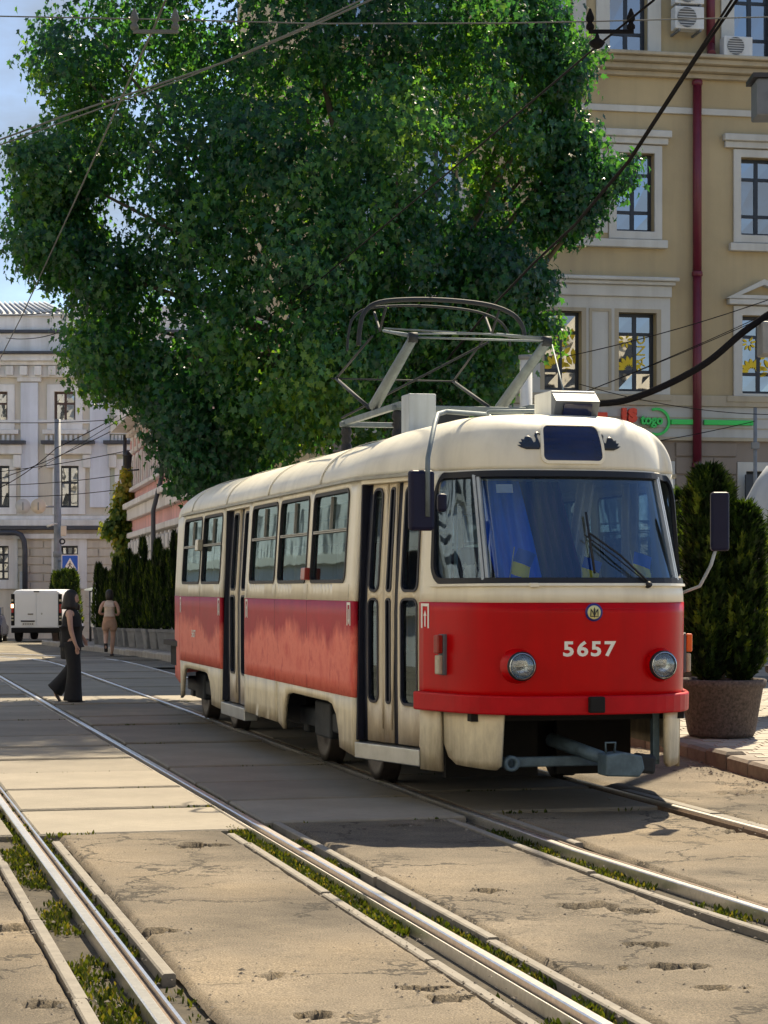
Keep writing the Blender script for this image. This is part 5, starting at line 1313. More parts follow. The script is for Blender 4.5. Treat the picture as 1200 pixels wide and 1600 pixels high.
pq = P(1256, 1100, 24.); big_thuja(pq.x, 24., .13, 1.9, .42, 6000, 6, ((0, 0, 1., 1.),), 'thuja cut by the picture edge behind the tall pebbled pot')
# hedge row down the street
variants = []
for k in range(5):
    variants.append((thuja_mesh('foliage', 1., .24 + .03 * (k % 3), 1700, .075, 20 + k, ((0, 0, 1., 1.),), .55), corek(1., .25, taper=.55)))
vm = []
for f, c in variants:
    e = [f.build('foliage', 'leaf_thuja', None, recalc=False), c.build('inner_twigs', 'thuja_core', None)]
    vm.append([x.data for x in e])
    for x in e: bpy.data.objects.remove(x)
rows = []
kp0, kp1 = V((-4.05, 44.2)), V((-9.2, 63.5)); nrow = 17
words_pos = ['closest to the tram rear', 'second from the tram rear', 'third from the tram rear', 'fourth from the tram rear', 'fifth from the tram rear', 'sixth from the tram rear', 'seventh from the tram rear', 'eighth from the tram rear', 'ninth from the tram rear', 'tenth from the tram rear',
             'eleventh from the tram rear', 'twelfth from the tram rear', 'thirteenth from the tram rear', 'fourteenth from the tram rear', 'fifteenth from the tram rear', 'sixteenth from the tram rear', 'seventeenth from the tram rear', 'eighteenth from the tram rear', 'third from the van end', 'second from the van end', 'last before the van']
pot_proto = None
for i in range(nrow):
    t = i / (nrow - 1); p = kp0.lerp(kp1, t); x, y = p.x + .75, p.y
    e = thing('potted_thuja', 'dark columnar thuja in a grey planter along the kerb, ' + words_pos[i], 'thuja', (x, y, .12 + gz(y)), rg.uniform(0, 3), 'hedge row of potted thujas along the kerb')
    if pot_proto is None:
        pot(e, .13, .175, .5, 'pot_grey', .015); pot_proto = [c.data for c in e.children]
    else:
        for d in pot_proto: link(d.name.split('.')[0], d, None, e)
    h = [2.45, 2.2, 1.75, 2.15, 2.0, 2.25, 1.9, 2.2, 1.7, 2.3, 1.9, 2.1, 1.75, 1.95, 1.6, 1.7, 1.9, 1.6, 1.8, 1.5, 1.5][i]
    fm, cm = vm[(i * 2) % 5]
    f = link('foliage', fm, None, e); f.location = (0, 0, .46); f.scale = (.74, .74, h); f['kind'] = 'stuff'
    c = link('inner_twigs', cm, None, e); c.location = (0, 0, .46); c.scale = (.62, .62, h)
for k, (u, h, lab) in enumerate(((88, 2.2, 'small thuja with browned tips behind the white van'), (102, 2.3, 'narrow dark thuja behind the white van, middle of three'), (112, 2.3, 'pointed thuja behind the white van nearest the hedge row'))):
    pp = P(u, 990, 84); e = thing('potted_thuja', lab, 'thuja', (pp.x, 84, gz(84) + .0), k, 'thujas behind the van')
    for d in pot_proto: link(d.name.split('.')[0], d, None, e)
    f = link('foliage', vm[k][0], None, e); f.location = (0, 0, .46); f.scale = (1.5, 1.5, h); f['kind'] = 'stuff'
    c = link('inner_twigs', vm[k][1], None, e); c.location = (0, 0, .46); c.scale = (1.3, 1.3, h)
# creeper on the corner of the pale building
e = thing('climbing_vine', 'yellow-green creeper climbing at the corner of the pink building', 'vine', FP(-.4, 0, .4)); vb = e.location.copy()
vm_ = MB()
def vblob(u, v, ru, rv_): c = P(u, v, 78.5); k = 78.5 / FPX; return (c, V((ru * k, .5, rv_ * k)))
clusters(vm_, [vblob(196, 770, 14, 26), vblob(190, 800, 18, 22), vblob(184, 828, 22, 20), vblob(195, 855, 14, 22), vblob(200, 740, 8, 16), vblob(198, 880, 10, 18)], 260, 14, .25, .2, simple=True, gap=.6)
f = vm_.build('foliage', 'leaf_vine', e, recalc=False); f.location = -vb; f['kind'] = 'stuff'
MB().tube([V((0, 0, 0)), V((.1, .1, 2.5)), V((0, .2, 4.8))], .04, 6).build('stem', 'bark_dark', e)
# ---- weeds in the rail gaps and slab joints
gm = MB(); gr = random.Random(21)
def tuft(p, n, hh):
    for k in range(n):
        a = gr.uniform(0, 6.28); q = V((p.x + gr.gauss(0, .018), p.y + gr.gauss(0, .018), p.z)); L_ = hh * gr.uniform(.4, 1.2)
        tip = V((math.cos(a) * .5, math.sin(a) * .5, 1)) * L_; sd_ = V((-math.sin(a), math.cos(a), 0)) * L_ * .22; sh = gr.random(); b = len(gm.v)
        for x in (q - sd_ * .5, q + sd_ * .5, q + tip * .6 + sd_, q + tip, q + tip * .6 - sd_): gm.v.append(tuple(x)); gm.a.append(sh)
        gm.f.append([b, b + 1, b + 2, b + 3, b + 4]); gm.s.append(False)
def weeds(l0, l1, a0, a1, dens, hh):
    n = int((a1 - a0) * (l1 - l0) * dens)
    for _ in range(n):
        la, al = gr.uniform(l0, l1), gr.uniform(a0, a1)
        b_ = .012 * (12.4 - al) ** 2 if (l0 > 3.6 and al < 12.4) else 0
        if noise.noise(V((al * 1.3, la * 3, 5))) < -.12: continue
        p = RW(la + b_, al, -.045); tuft(p, gr.randint(4, 8), hh)
weeds(A1 - .19, A1 - .04, 5, 13.6, 627, 0.031); weeds(A1 + .1, A1 + .14, 8.6, 13.6, 798, 0.031); weeds(A1 + .1, A1 + .2, 5, 8.6, 114, 0.025)
weeds(A2 - .19, A2 - .1, 5, 14, 988, 0.037); weeds(A2 + .045, A2 + .13, 5, 14.2, 988, 0.037); weeds(A2 + .04, A2 + .09, 14, 17.5, 950, 0.031); weeds(A2 - .11, A2 - .04, 13.7, 16, 494, 0.031)
weeds(T1 - .19, T1 - .035, 7, 13.4, 570, 0.031); weeds(A1 + .05, A1 + .1, 13.6, 17, 494, 0.037); weeds(A1 - .08, A1 - .03, 13.6, 17, 494, 0.037)
for si, (l0, l1, a0) in enumerate(strips):
    for k in range(22):
        al = a0 + k * 1.47
        if al > 13.6 and al < 30:
            for _ in range(int(16 * (l1 - l0))):
                la = gr.uniform(l0, l1)
                if noise.noise(V((la * 2.5, al * 3, 1))) > .05: tuft(RW(la, al + gr.uniform(-.012, .012), -.03), 4, .035)
stuff(gm.build('grass', 'leaf_grass', recalc=False))
# ---- loose grit lying by the holes, rails and kerb
pm('grit', (.17, .145, .115), .9, var=.5, vscale=30, bump=.5)
gt = MB()
def pebble(x, y, z, s):
    k = len(gt.v); a = gr.uniform(0, 6.28)
    for dx, dy, dz in ((1, 0, .1), (0, 1, .1), (-1, 0, .1), (0, -1, .1), (.1, .1, .8)):
        gt.v.append((x + s * (dx * math.cos(a) - dy * math.sin(a)) * gr.uniform(.7, 1.3), y + s * (dx * math.sin(a) + dy * math.cos(a)) * gr.uniform(.7, 1.3), z + s * dz))
    gt.f += [[k, k + 1, k + 4], [k + 1, k + 2, k + 4], [k + 2, k + 3, k + 4], [k + 3, k, k + 4]]; gt.s += [False] * 4
for c, rx, ry, d in HG:
    for _ in range(26):
        x, y = c.x + gr.gauss(0, rx * 1.1), c.y + gr.gauss(0, ry * 1.4); z, h = groundz(x, y); pebble(x, y, z - .002, abs(gr.gauss(0, .006)) + .003)
for _ in range(2600):
    la = gr.choice([A1 + .26, A1 - .3, A2 - .3, A2 + .26, T1 - .3, T1 + .26, T2 + .2]) + gr.gauss(0, .1); al = gr.uniform(5, 13.5); p = RW(la, al); z, h = groundz(p.x, p.y); pebble(p.x, p.y, z - .002, abs(gr.gauss(0, .004)) + .0025)
for _ in range(1600):
    p, d = onpath(KP, gr.uniform(4, 34)); o = abs(gr.gauss(0, .25)); pebble(p.x - o, p.y, .004, abs(gr.gauss(0, .008)) + .004)
stuff(gt.build('gravel', 'grit', recalc=False))
# ================================================================ PEOPLE, VEHICLES, STREET FURNITURE, WIRES
pm('skin', (.50, .30, .22), .55, var=.06, vscale=10); pm('hair_dark', (.014, .011, .011), .55, var=.3, vscale=40, bump=.5, bscale=60)
pm('cloth_black', (.012, .012, .014), .85, var=.2, vscale=12, bump=.3, bscale=40); pm('cloth_beige', (.66, .53, .45), .9, var=.1, vscale=10, bump=.3, bscale=40); pm('cloth_tan', (.42, .27, .20), .9, var=.12, vscale=10, bump=.3, bscale=40)
pm('shoe_dark', (.03, .025, .025), .7); pm('shoe_white', (.55, .54, .52), .6); pm('bag_black', (.016, .016, .02), .55)
def skinfig(name, mat, pts, edges, parent, root=0, sub=2):
    """one continuous body grown round a skeleton; pts: (x, y, z, rx, ry)"""
    me = bpy.data.meshes.new(name); me.from_pydata([p[:3] for p in pts], edges, [])
    o = bpy.data.objects.new(name, me); COL.objects.link(o); o.parent = parent; me.materials.append(MATS[mat])
    sm = o.modifiers.new('skin', 'SKIN'); sm.use_smooth_shade = True
    for i, p in enumerate(pts):
        d = me.skin_vertices[0].data[i]; d.radius = (p[3], p[4] if len(p) > 4 else p[3]); d.use_root = (i == root)
    q = o.modifiers.new('sub', 'SUBSURF'); q.levels = sub; q.render_levels = sub
    return o
def hand(pts, edges, w, d, side):
    """palm and five fingers beyond wrist vertex w, pointing along d"""
    b = V(pts[w][:3]); d = V(d).normalized(); s = V(side).normalized()
    k = len(pts); pm_ = b + d * .05; pts.append((*pm_, .022, .014)); edges.append((w, k))
    for j, (o, l) in enumerate(((-.022, .055), (-.008, .065), (.008, .062), (.02, .05))):
        a = pm_ + s * o + d * .02; c = a + d * l * .5 + V((0, .006, 0)); e = a + d * l; i0 = len(pts)
        pts += [(*a, .0085), (*c, .008), (*e, .006)]; edges += [(k, i0), (i0, i0 + 1), (i0 + 1, i0 + 2)]
    i0 = len(pts); a = b + d * .03 + s * .028; e = a + d * .04 + s * .012; pts += [(*a, .01), (*e, .008)]; edges += [(w, i0), (i0, i0 + 1)]
def hairmesh(par, c, prof, n=18, squash=(1, 1), seed=1, back=0.):
    m = MB(); m.lathe(prof, c, n=n); rr = random.Random(seed)
    vs = []
    for x, y, z in m.v:
        q = 1 + .05 * noise.noise(V((x * 30, y * 30, z * 12)))
        vs.append((c[0] + (x - c[0]) * squash[0] * q - back * max(0, (c[2] + .06 - z)), c[1] + (y - c[1]) * squash[1] * q, z))
    m.v = vs; return m.build('hair', 'hair_dark', par)
# --- woman in black crossing the tracks (local +x is where she walks)
wp_ = G(112, 1098); w1_ = thing('person', 'woman in black sleeveless top and wide trousers walking across the tracks', 'person', (wp_.x, wp_.y, .004), R(-6))
k_ = 1.51 / 1.62; w1_.scale = (k_, k_, k_)
pts = [(0, 0, .92, .12, .10), (0, 0, 1.05, .10, .085), (.0, 0, 1.2, .115, .09), (-.005, 0, 1.33, .07, .06), (.0, 0, 1.395, .042, .042), (.02, 0, 1.46, .062, .066), (.03, 0, 1.53, .08, .078), (.03, 0, 1.585, .062, .06),
       (.0, -.14, 1.315, .052), (.02, -.185, 1.20, .045), (.035, -.195, 1.06, .038), (.075, -.20, .93, .032), (.115, -.20, .83, .023),
       (.0, .14, 1.315, .052), (.01, .18, 1.20, .045), (-.0, .19, 1.07, .038), (.08, .18, .98, .03), (.13, .16, .93, .023),
       (.0, -.085, .86, .085), (.06, -.09, .50, .055), (.045, -.09, .28, .05), (.03, -.09, .08, .034), (.10, -.09, .03, .03), (.17, -.09, .022, .022),
       (-.01, .085, .86, .085), (.0, .09, .52, .055), (-.14, .09, .33, .05), (-.27, .09, .17, .034), (-.245, .09, .09, .03), (-.20, .09, .03, .022), (.112, 0, 1.49, .012)]
ed = [(0, 1), (1, 2), (2, 3), (3, 4), (4, 5), (5, 6), (6, 7), (2, 8), (8, 9), (9, 10), (10, 11), (11, 12), (2, 13), (13, 14), (14, 15), (15, 16), (16, 17), (0, 18), (18, 19), (19, 20), (20, 21), (21, 22), (22, 23), (0, 24), (24, 25), (25, 26), (26, 27), (27, 28), (28, 29), (5, 30)]
hand(pts, ed, 12, (.2, 0, -1), (1, 0, 0)); hand(pts, ed, 17, (.5, -.2, -1), (1, 0, 0))
skinfig('body', 'skin', pts, ed, w1_)
skinfig('top', 'cloth_black', [(0, 0, .80, .13, .125), (0, 0, .95, .155, .145), (0, 0, 1.08, .15, .14), (0, 0, 1.20, .155, .145), (-.005, 0, 1.30, .12, .13), (-.005, 0, 1.37, .06, .07)], [(0, 1), (1, 2), (2, 3), (3, 4), (4, 5)], w1_, 1)
tr = MB().lathe([(.10, .99), (.135, .93), (.15, .84), (.13, .74), (.0, .70)], (0, 0, 0), n=18)
for path, rad in (([(.0, -.075, .88), (.035, -.085, .70), (.06, -.09, .48), (.05, -.09, .25), (.04, -.09, .03)], [.105, .108, .098, .115, .14]), ([(-.0, .075, .88), (.0, .085, .70), (-.01, .09, .52), (-.13, .09, .34), (-.27, .09, .17)], [.105, .105, .095, .105, .13])):
    tr.tube(catmull(path, 4), [rad[min(4, k // 4)] + (rad[min(4, k // 4 + 1)] - rad[min(4, k // 4)]) * (k % 4) / 4 for k in range(17)], 14)
tr.build('trousers', 'cloth_black', w1_)
hairmesh(w1_, (-.012, 0, 1.50), [(.0, .135), (.05, .125), (.09, .09), (.108, .04), (.115, -.03), (.125, -.1), (.128, -.14), (.10, -.155), (.06, -.13)], squash=(.95, .95), back=.12)
for y, x, z, t in ((-.09, .09, .008, 0), (.09, -.235, .085, 62)):
    MB().box(-.12, .12, -.045, .045, -.012, .014, Matrix.Translation((x, y, z)) @ Matrix.Rotation(R(t), 4, 'Y')).build('sandal', 'shoe_dark', w1_, bevel=.008)
bag = thing('shoulder_bag', 'black shoulder bag carried by the woman in black', 'bag', w1_.location, R(-6)); bag.scale = w1_.scale
MB().prism([(-.2, .62), (.0, .60), (-.02, 1.0), (-.22, 1.02)], lambda a, b, d: V((a - .02, d, b)), .2, .31).build('body', 'bag_black', bag, bevel=.02)
MB().tube([(-.18, .25, 1.0), (-.1, .2, 1.25), (0, .16, 1.38), (.05, .2, 1.22), (-.03, .27, .99)], .012, 6).build('strap', 'bag_black', bag)
# --- woman in beige jogging away beside the kerb
q = P(171, 1026, 50.); w2_ = thing('person', 'woman in beige top and tan shorts walking away beside the hedge row', 'person', (q.x, 50., gz(50) + .002), R(92)); w2_.scale = (.96,) * 3
pts = [(0, 0, .92, .125, .11), (0, 0, 1.05, .09, .08), (.0, 0, 1.2, .105, .085), (.01, 0, 1.33, .065, .06), (.015, 0, 1.395, .042, .042), (.03, 0, 1.46, .062, .066), (.035, 0, 1.53, .08, .078), (.03, 0, 1.585, .062, .06),
       (.0, -.14, 1.315, .052), (-.03, -.205, 1.19, .045), (-.06, -.235, 1.06, .04), (.03, -.20, 1.0, .033), (.12, -.13, 1.0, .024),
       (.0, .14, 1.315, .052), (-.02, .20, 1.19, .045), (-.05, .235, 1.06, .04), (.04, .20, 1.02, .033), (.13, .14, 1.03, .024),
       (.0, -.085, .86, .095), (.08, -.08, .50, .062), (.02, -.07, .28, .058), (-.02, -.06, .08, .036), (.04, -.06, .03, .03), (.11, -.06, .022, .022),
       (-.01, .085, .86, .095), (.06, .09, .52, .062), (-.10, .08, .36, .055), (-.26, .06, .30, .036), (-.28, .06, .25, .03), (-.30, .06, .19, .022)]
ed = [(0, 1), (1, 2), (2, 3), (3, 4), (4, 5), (5, 6), (6, 7), (2, 8), (8, 9), (9, 10), (10, 11), (11, 12), (2, 13), (13, 14), (14, 15), (15, 16), (16, 17), (0, 18), (18, 19), (19, 20), (20, 21), (21, 22), (22, 23), (0, 24), (24, 25), (25, 26), (26, 27), (27, 28), (28, 29)]
hand(pts, ed, 12, (1, .3, 0), (0, 0, 1)); hand(pts, ed, 17, (1, -.3, 0), (0, 0, 1))
skinfig('body', 'skin', pts, ed, w2_)
skinfig('top', 'cloth_beige', [(0, 0, 1.0, .14, .13), (0, 0, 1.1, .14, .13), (0, 0, 1.2, .155, .135), (.0, 0, 1.28, .13, .115), (-.005, -.1, 1.33, .045, .05), (-.005, .1, 1.33, .045, .05)], [(0, 1), (1, 2), (2, 3), (3, 4), (3, 5)], w2_, 1)
skinfig('shorts', 'cloth_tan', [(0, 0, 1.02, .11, .10), (0, 0, .90, .15, .14), (.03, -.09, .74, .115), (.065, -.085, .57, .10), (.02, .09, .74, .115), (.05, .09, .58, .10)], [(0, 1), (1, 2), (2, 3), (1, 4), (4, 5)], w2_, 1)
hairmesh(w2_, (.015, 0, 1.50), [(.0, .125), (.05, .115), (.085, .08), (.1, .02), (.1, -.06), (.09, -.12), (.05, -.14)], squash=(.95, .95), back=.1)
MB().box(-.09, .13, -.045, .045, 0, .05, Matrix.Translation((.02, -.06, -.0))).build('shoe', 'shoe_dark', w2_, bevel=.02); MB().box(-.05, .17, -.045, .045, -.025, .03, Matrix.Translation((-.28, .06, .27)) @ Matrix.Rotation(R(75), 4, 'Y')).build('shoe', 'shoe_dark', w2_, bevel=.02)
# --- vehicles
pm('van_white', (.80, .83, .87), .3, var=.03); pm('car_navy', (.012, .018, .05), .25, var=.1, spec=.7); pm('tyre', (.02, .02, .021), .9); pm('tail_red', (.35, .01, .012), .25); pm('plate_white', (.68, .68, .66), .5, var=.04); pm('plate_ink', (.05, .05, .06), .6)
m_, t_, b_ = nodes('brake_lit'); b_.inputs['Base Color'].default_value = (1, .5, .3, 1); b_.inputs['Emission Color'].default_value = (1, .45, .2, 1); b_.inputs['Emission Strength'].default_value = 4
glassm('car_glass', (.10, .12, .14), .3)
def carshell(prof, wfun, n=15):
    """body as ribs across the width; prof: list of (y, z0, z1); wfun(z, y) half width"""
    m = MB(); k = n + 1
    for y, z0, z1 in prof:
        for j in range(k):
            t = j / n; z = z0 + (z1 - z0) * t
            m.v.append((-wfun(t, y), y, z))
        for j in range(k):
            t = 1 - j / n; z = z0 + (z1 - z0) * t
            m.v.append((wfun(t, y), y, z))
    N2 = 2 * k
    for i in range(len(prof) - 1):
        for j in range(N2): m.f.append([i * N2 + j, i * N2 + (j + 1) % N2, (i + 1) * N2 + (j + 1) % N2, (i + 1) * N2 + j]); m.s.append(True)
    m.f.append(list(range(N2))[::-1]); m.f.append([(len(prof) - 1) * N2 + j for j in range(N2)]); m.s += [False, False]
    return m
def wheel(par, x, y, r, w, sg):
    a = MB().lathe([(r * .6, -w / 2), (r * .92, -w / 2), (r, -w * .3), (r, w * .3), (r * .92, w / 2), (r * .6, w / 2)], (x, y, r), (sg, 0, 0), 24).build('wheel', 'tyre', par)
    MB().lathe([(0, w * .35), (r * .2, w * .4), (r * .55, w * .3), (r * .62, w * .5)], (x, y, r), (sg, 0, 0), 18).build('rim', 'aluminium', a)
vy = 80.; vx = (57 - 600) * vy / FPX
van = thing('van', 'white panel van parked with its windowless rear doors towards the tram', 'van', (vx, vy, gz(vy)), R(-1))
vw = lambda t, y: .96 * (1 - .09 * max(0, t - .45) / .55 - .10 * max(0, (t - .93) / .07)) 
carshell([(0, .42, 1.90), (.05, .36, 1.94), (1.2, .34, 1.97), (3.2, .34, 1.96), (3.9, .34, 1.86), (4.3, .36, 1.25), (4.9, .38, 1.05), (5.0, .45, .9)], vw).build('body', 'van_white', van)
for sx in (-1, 1):
    dr = MB().box(sx * .41 - .40, sx * .41 + .40, -.022, -.002, .56, 1.84).build('rear_door', 'van_white', van, bevel=.02)
    MB().ring(rrect(sx * .41 - .33, sx * .41 + .33, 1.22, 1.76, .06), rrect(sx * .41 - .31, sx * .41 + .31, 1.24, 1.74, .05), lambda a, b, d: V((a, -.023 - d, b)), -.004, .006).build('door_pressing', 'van_white', dr)
    lp = MB().box(sx * .885 - .065, sx * .885 + .065, -.03, .05, .62, 1.80).build('tail_lamp', 'under_black', van, bevel=.015)
    for z0, z1, mt_ in ((1.52, 1.6, 'clear_lens'), (1.28, 1.42, 'brake_lit' if sx < 0 else 'tail_red'), (1.1, 1.26, 'tail_red'), (.92, .98, 'clear_lens'), (.80, .86, 'clear_lens')): MB().box(sx * .90 - .045, sx * .90 + .045, -.036, -.028, z0, z1).build('lens', mt_, lp)
    for yy in (.85, 4.1): wheel(van, sx * .82, yy, .34, .22, sx)
    MB().box(sx * .98, sx * 1.0, 2.3, 3.3, 1.1, 1.6).build('side_window', 'car_glass', van)
    MB().box(sx * 1.02 - .09, sx * 1.02 + .09, 3.2, 3.35, 1.15, 1.4).build('side_mirror', 'under_black', van, bevel=.03)
MB().box(-.94, .94, -.07, .2, .34, .54).build('bumper', 'under_black', van, bevel=.03)
MB().box(-.58, -.06, -.05, -.02, .76, .81).build('plate_light_bar', 'under_black', van); pl_ = MB().box(-.54, -.08, -.032, -.022, .62, .73).build('number_plate', 'plate_white', van)
for k in range(6): MB().box(-.50 + k * .068, -.465 + k * .068, -.036, -.033, .655, .70).build('plate_glyph', 'plate_ink', pl_)
MB().box(-.32, -.12, -.05, -.02, 1.03, 1.065).build('door_handle', 'under_black', van); MB().box(-.1, .1, -.04, .01, 1.87, 1.91).build('brake_light_bar', 'under_black', van)
MB().prism([(0, .05), (.04, 0), (0, -.05), (-.04, 0)], lambda a, b, d: V((.2 + a, -d, 1.06 + b)), .022, .03).build('maker_badge', 'aluminium', van)
cx_ = (-22 - 600) * 84 / FPX
car = thing('car', 'dark navy car parked past the white van at the picture edge', 'car', (cx_, 84., gz(84)), R(186))
cw = lambda t, y: .88 * (1 - .28 * max(0, t - .55) / .45 - .04 * max(0, .2 - t))
carshell([(0, .35, .75), (.1, .28, .85), (1.1, .26, 1.0), (1.7, .26, 1.42), (2.6, .26, 1.47), (3.4, .26, 1.40), (4.0, .28, 1.05), (4.3, .38, .9)], cw).build('body', 'car_navy', car)
for sx in (-1, 1):
    for yy in (.85, 3.4): wheel(car, sx * .78, yy, .32, .2, sx)
    MB().box(sx * .6 - .14, sx * .6 + .14, -.03, .1, .6, .73).build('headlight', 'clear_lens', car, bevel=.02)
    MB().prism([(1.75, 1.02), (3.5, 1.02), (3.2, 1.34), (2.0, 1.36)], lambda a, b, d: V((sx * d, a, b)), .80, .82).build('side_window', 'car_glass', car)
MB().prism([(-.58, .0), (.58, 0), (.5, 1.), (-.5, 1.)], lambda a, b, d: V((a, 1.13 + b * .52 - d, 1.03 + b * .37 + d)), .0, .03).build('windscreen', 'car_glass', car)
MB().box(-.5, .5, -.04, .0, .4, .55).build('grille', 'under_black', car); MB().box(-.26, .26, -.06, -.04, .42, .52).build('number_plate', 'plate_white', car)
# --- street pole, signs
pm('pole_grey', (.22, .235, .25), .6, .2, var=.2, vscale=3); pm('sign_blue', (.01, .10, .52), .4, var=.04); pm('sign_back', (.50, .51, .50), .6, var=.1); pm('sign_back_cream', (.60, .53, .42), .6, var=.1)
PYY = 88.; pp = P(90, 990, PYY); pb = V((pp.x, PYY, gz(PYY)))
pole = thing('street_pole', 'tall grey pole in front of the pale building by the van', 'pole', pb)
zt_ = P(90, 655, PYY).z - pb.z
MB().tube([(0, 0, -.1), (0, 0, 2.2), (0, 0, zt_)], [.18, .165, .13], 12).build('shaft', 'pole_grey', pole); MB().lathe([(.16, 0), (.19, .02), (.19, .2), (.16, .25)], (0, 0, 3.4), n=12).build('band', 'pole_grey', pole)
MB().tube([(-.1, -.3, P(90, 792, PYY).z - pb.z), (-1.4, -.3, P(90, 793, PYY).z - pb.z)], .04, 6).build('sign_arm', 'pole_grey', pole)
for u, mt_, lab in ((36, 'sign_back', 'grey back of a round road sign on the pole arm'), (60, 'sign_back_cream', 'cream back of a round road sign next to the pole')):
    c = P(u, 791, PYY - .4); e = thing('road_sign', lab, 'road sign', c); MB().lathe([(0, 0), (.31, 0), (.31, .03), (0, .03)], (0, 0, 0), (0, -1, 0), 28).build('plate', mt_, e); MB().box(-.02, .02, -.06, -.03, -.16, .16).build('clamp', 'pole_grey', e)
    e.location.z = c.z
c = P(80, 819, PYY - .5); e = thing('security_camera', 'white security camera on the grey pole', 'camera', c); MB().tube([(-.18, 0, -.08), (.1, 0, .04)], .07, 8).build('body', 'box_white', e); MB().tube([(.08, 0, .03), (.2, .2, .02)], .03, 6).build('bracket', 'box_white', e)
c = P(99, 830, PYY - .3); e = thing('junction_box', 'small weathered box on the grey pole', 'box', c); MB().box(-.1, .12, -.1, .1, -.2, .22).build('case', 'sign_back_cream', e, bevel=.02); MB().lathe([(.1, -.03), (.13, 0), (.1, .03), (.07, 0), (.1, -.03)], (-.03, -.1, -.42), (0, -1, 0), 16).build('cable_loop', 'rubber', e)
c = P(109.5, 880, PYY - .6); e = thing('crossing_sign', 'blue square pedestrian crossing sign with a white triangle', 'road sign', c); hs_ = 12.5 * PYY / FPX
fnS = lambda a, b, d: V((a * hs_, -d, b * hs_))
MB().prism(rrect(-1.06, 1.06, -1.06, 1.06, .12), fnS, 0, .02).build('border', 'white_decal', e); MB().prism(rrect(-.96, .96, -.96, .96, .1), fnS, .021, .03).build('panel', 'sign_blue', e)
MB().prism([(-.82, -.78), (.82, -.78), (0, .66)], fnS, .031, .036).build('triangle', 'white_decal', e)
mw = MB()
for poly in ([(-.07, .02), (.09, .02), (.05, -.28), (-.09, -.26)], [(-.09, -.26), (.03, -.28), (-.2, -.68), (-.32, -.68)], [(-.02, -.27), (.06, -.27), (.36, -.66), (.24, -.68)], [(-.07, .0), (-.02, -.02), (-.26, -.24), (-.31, -.2)], [(.05, .0), (.09, -.02), (.28, -.2), (.24, -.25)], [(-.06, .08), (0, .05), (.07, .08), (.07, .18), (0, .22), (-.06, .18)]):
    mw.prism(poly, fnS, .037, .041)
mw.build('walking_figure', 'black_decal', e)
for k in (-.6, -.3, 0, .3, .6): pass
MB().tube([(-.1, .05, .1), (-.55, .5, .1)], .03, 6).build('bracket', 'pole_grey', e)
# lamp post behind the tram roof, thin mast at the shop
pp = P(822, 700, 27.); e = thing('lamp_post', 'pale post rising behind the tram roof', 'pole', (pp.x, 27., .11)); h_ = P(822, 560, 27).z - .11
MB().tube([(0, 0, 0), (0, 0, h_)], [.085, .08], 10).build('shaft', 'box_white', e); MB().lathe([(.085, 0), (.1, .02), (.1, .06), (0, .07)], (0, 0, h_ - .02), n=10).build('cap', 'pole_grey', e)
pp = P(1180, 900, 40.); e = thing('thin_mast', 'thin grey mast with a small bracket before the shop front', 'pole', (pp.x, 40., .11)); h_ = P(1180, 637, 40).z - .11
MB().tube([(0, 0, 0), (0, 0, h_)], .035, 8).build('shaft', 'pole_grey', e); MB().box(-.07, .07, -.06, .06, h_ * .84, h_ * .84 + .12).build('bracket', 'pole_grey', e)
# covered terrace umbrella at the picture edge
pm('canvas_grey', (.42, .45, .49), .9, var=.08, vscale=2, bump=.3, bscale=6)
pp = P(1206, 900, 33.); e = thing('covered_parasol', 'folded terrace parasol under a grey canvas cover behind the thuja', 'parasol', (pp.x, 33., .11))
zt_ = P(1215, 728, 33).z - .11
m = MB(); nn = 28
prof = [(.60, .9), (.62, 1.3), (.60, 1.7), (.48, zt_ * .78), (.25, zt_ * .93), (.08, zt_), (0., zt_ + .02)]
for r, z in prof:
    for j in range(nn):
        a = 2 * math.pi * j / nn; q = 1 + (.07 * math.sin(a * 7) + .04 * math.sin(a * 11 + z)) * (z < zt_ * .9); m.v.append((r * q * math.cos(a), r * q * math.sin(a), z))
for i in range(len(prof) - 1):
    for j in range(nn): m.f.append([i * nn + j, i * nn + (j + 1) % nn, (i + 1) * nn + (j + 1) % nn, (i + 1) * nn + j]); m.s.append(True)
m.build('cover', 'canvas_grey', e); MB().tube([(0, 0, 0), (0, 0, 1.2)], .04, 8).build('pole', 'pole_grey', e); MB().lathe([(0, 0), (.4, 0), (.4, .07), (0, .08)], (0, 0, 0), n=16).build('base', 'pole_grey', e)
# mast out of frame on the pavement with its boxes
pp = P(1238, 900, 24.); mast = thing('traction_mast', 'grey overhead line mast carrying a box lamp at the picture edge', 'pole', (pp.x, 24., .11))
MB().tube([(0, 0, 0), (0, 0, 10.5)], [.13, .1], 12).build('shaft', 'pole_grey', mast)
def mbox(u0, u1, v0, v1, lid):
    a = P(u0, v1, 24.) - V(mast.location); b = P(u1, v0, 24.) - V(mast.location)
    o = MB().box(a.x, b.x, -.2, .2, a.z, b.z).build('equipment_box', 'pole_grey' if not lid else 'box_dark', mast, bevel=.02)
    if lid: MB().box(a.x - .05, b.x + .02, -.24, .24, b.z, b.z + .05).build('lid', 'lamp_black', o)
mbox(1178, 1225, 128, 186, True); mbox(1187, 1226, 505, 556, False)
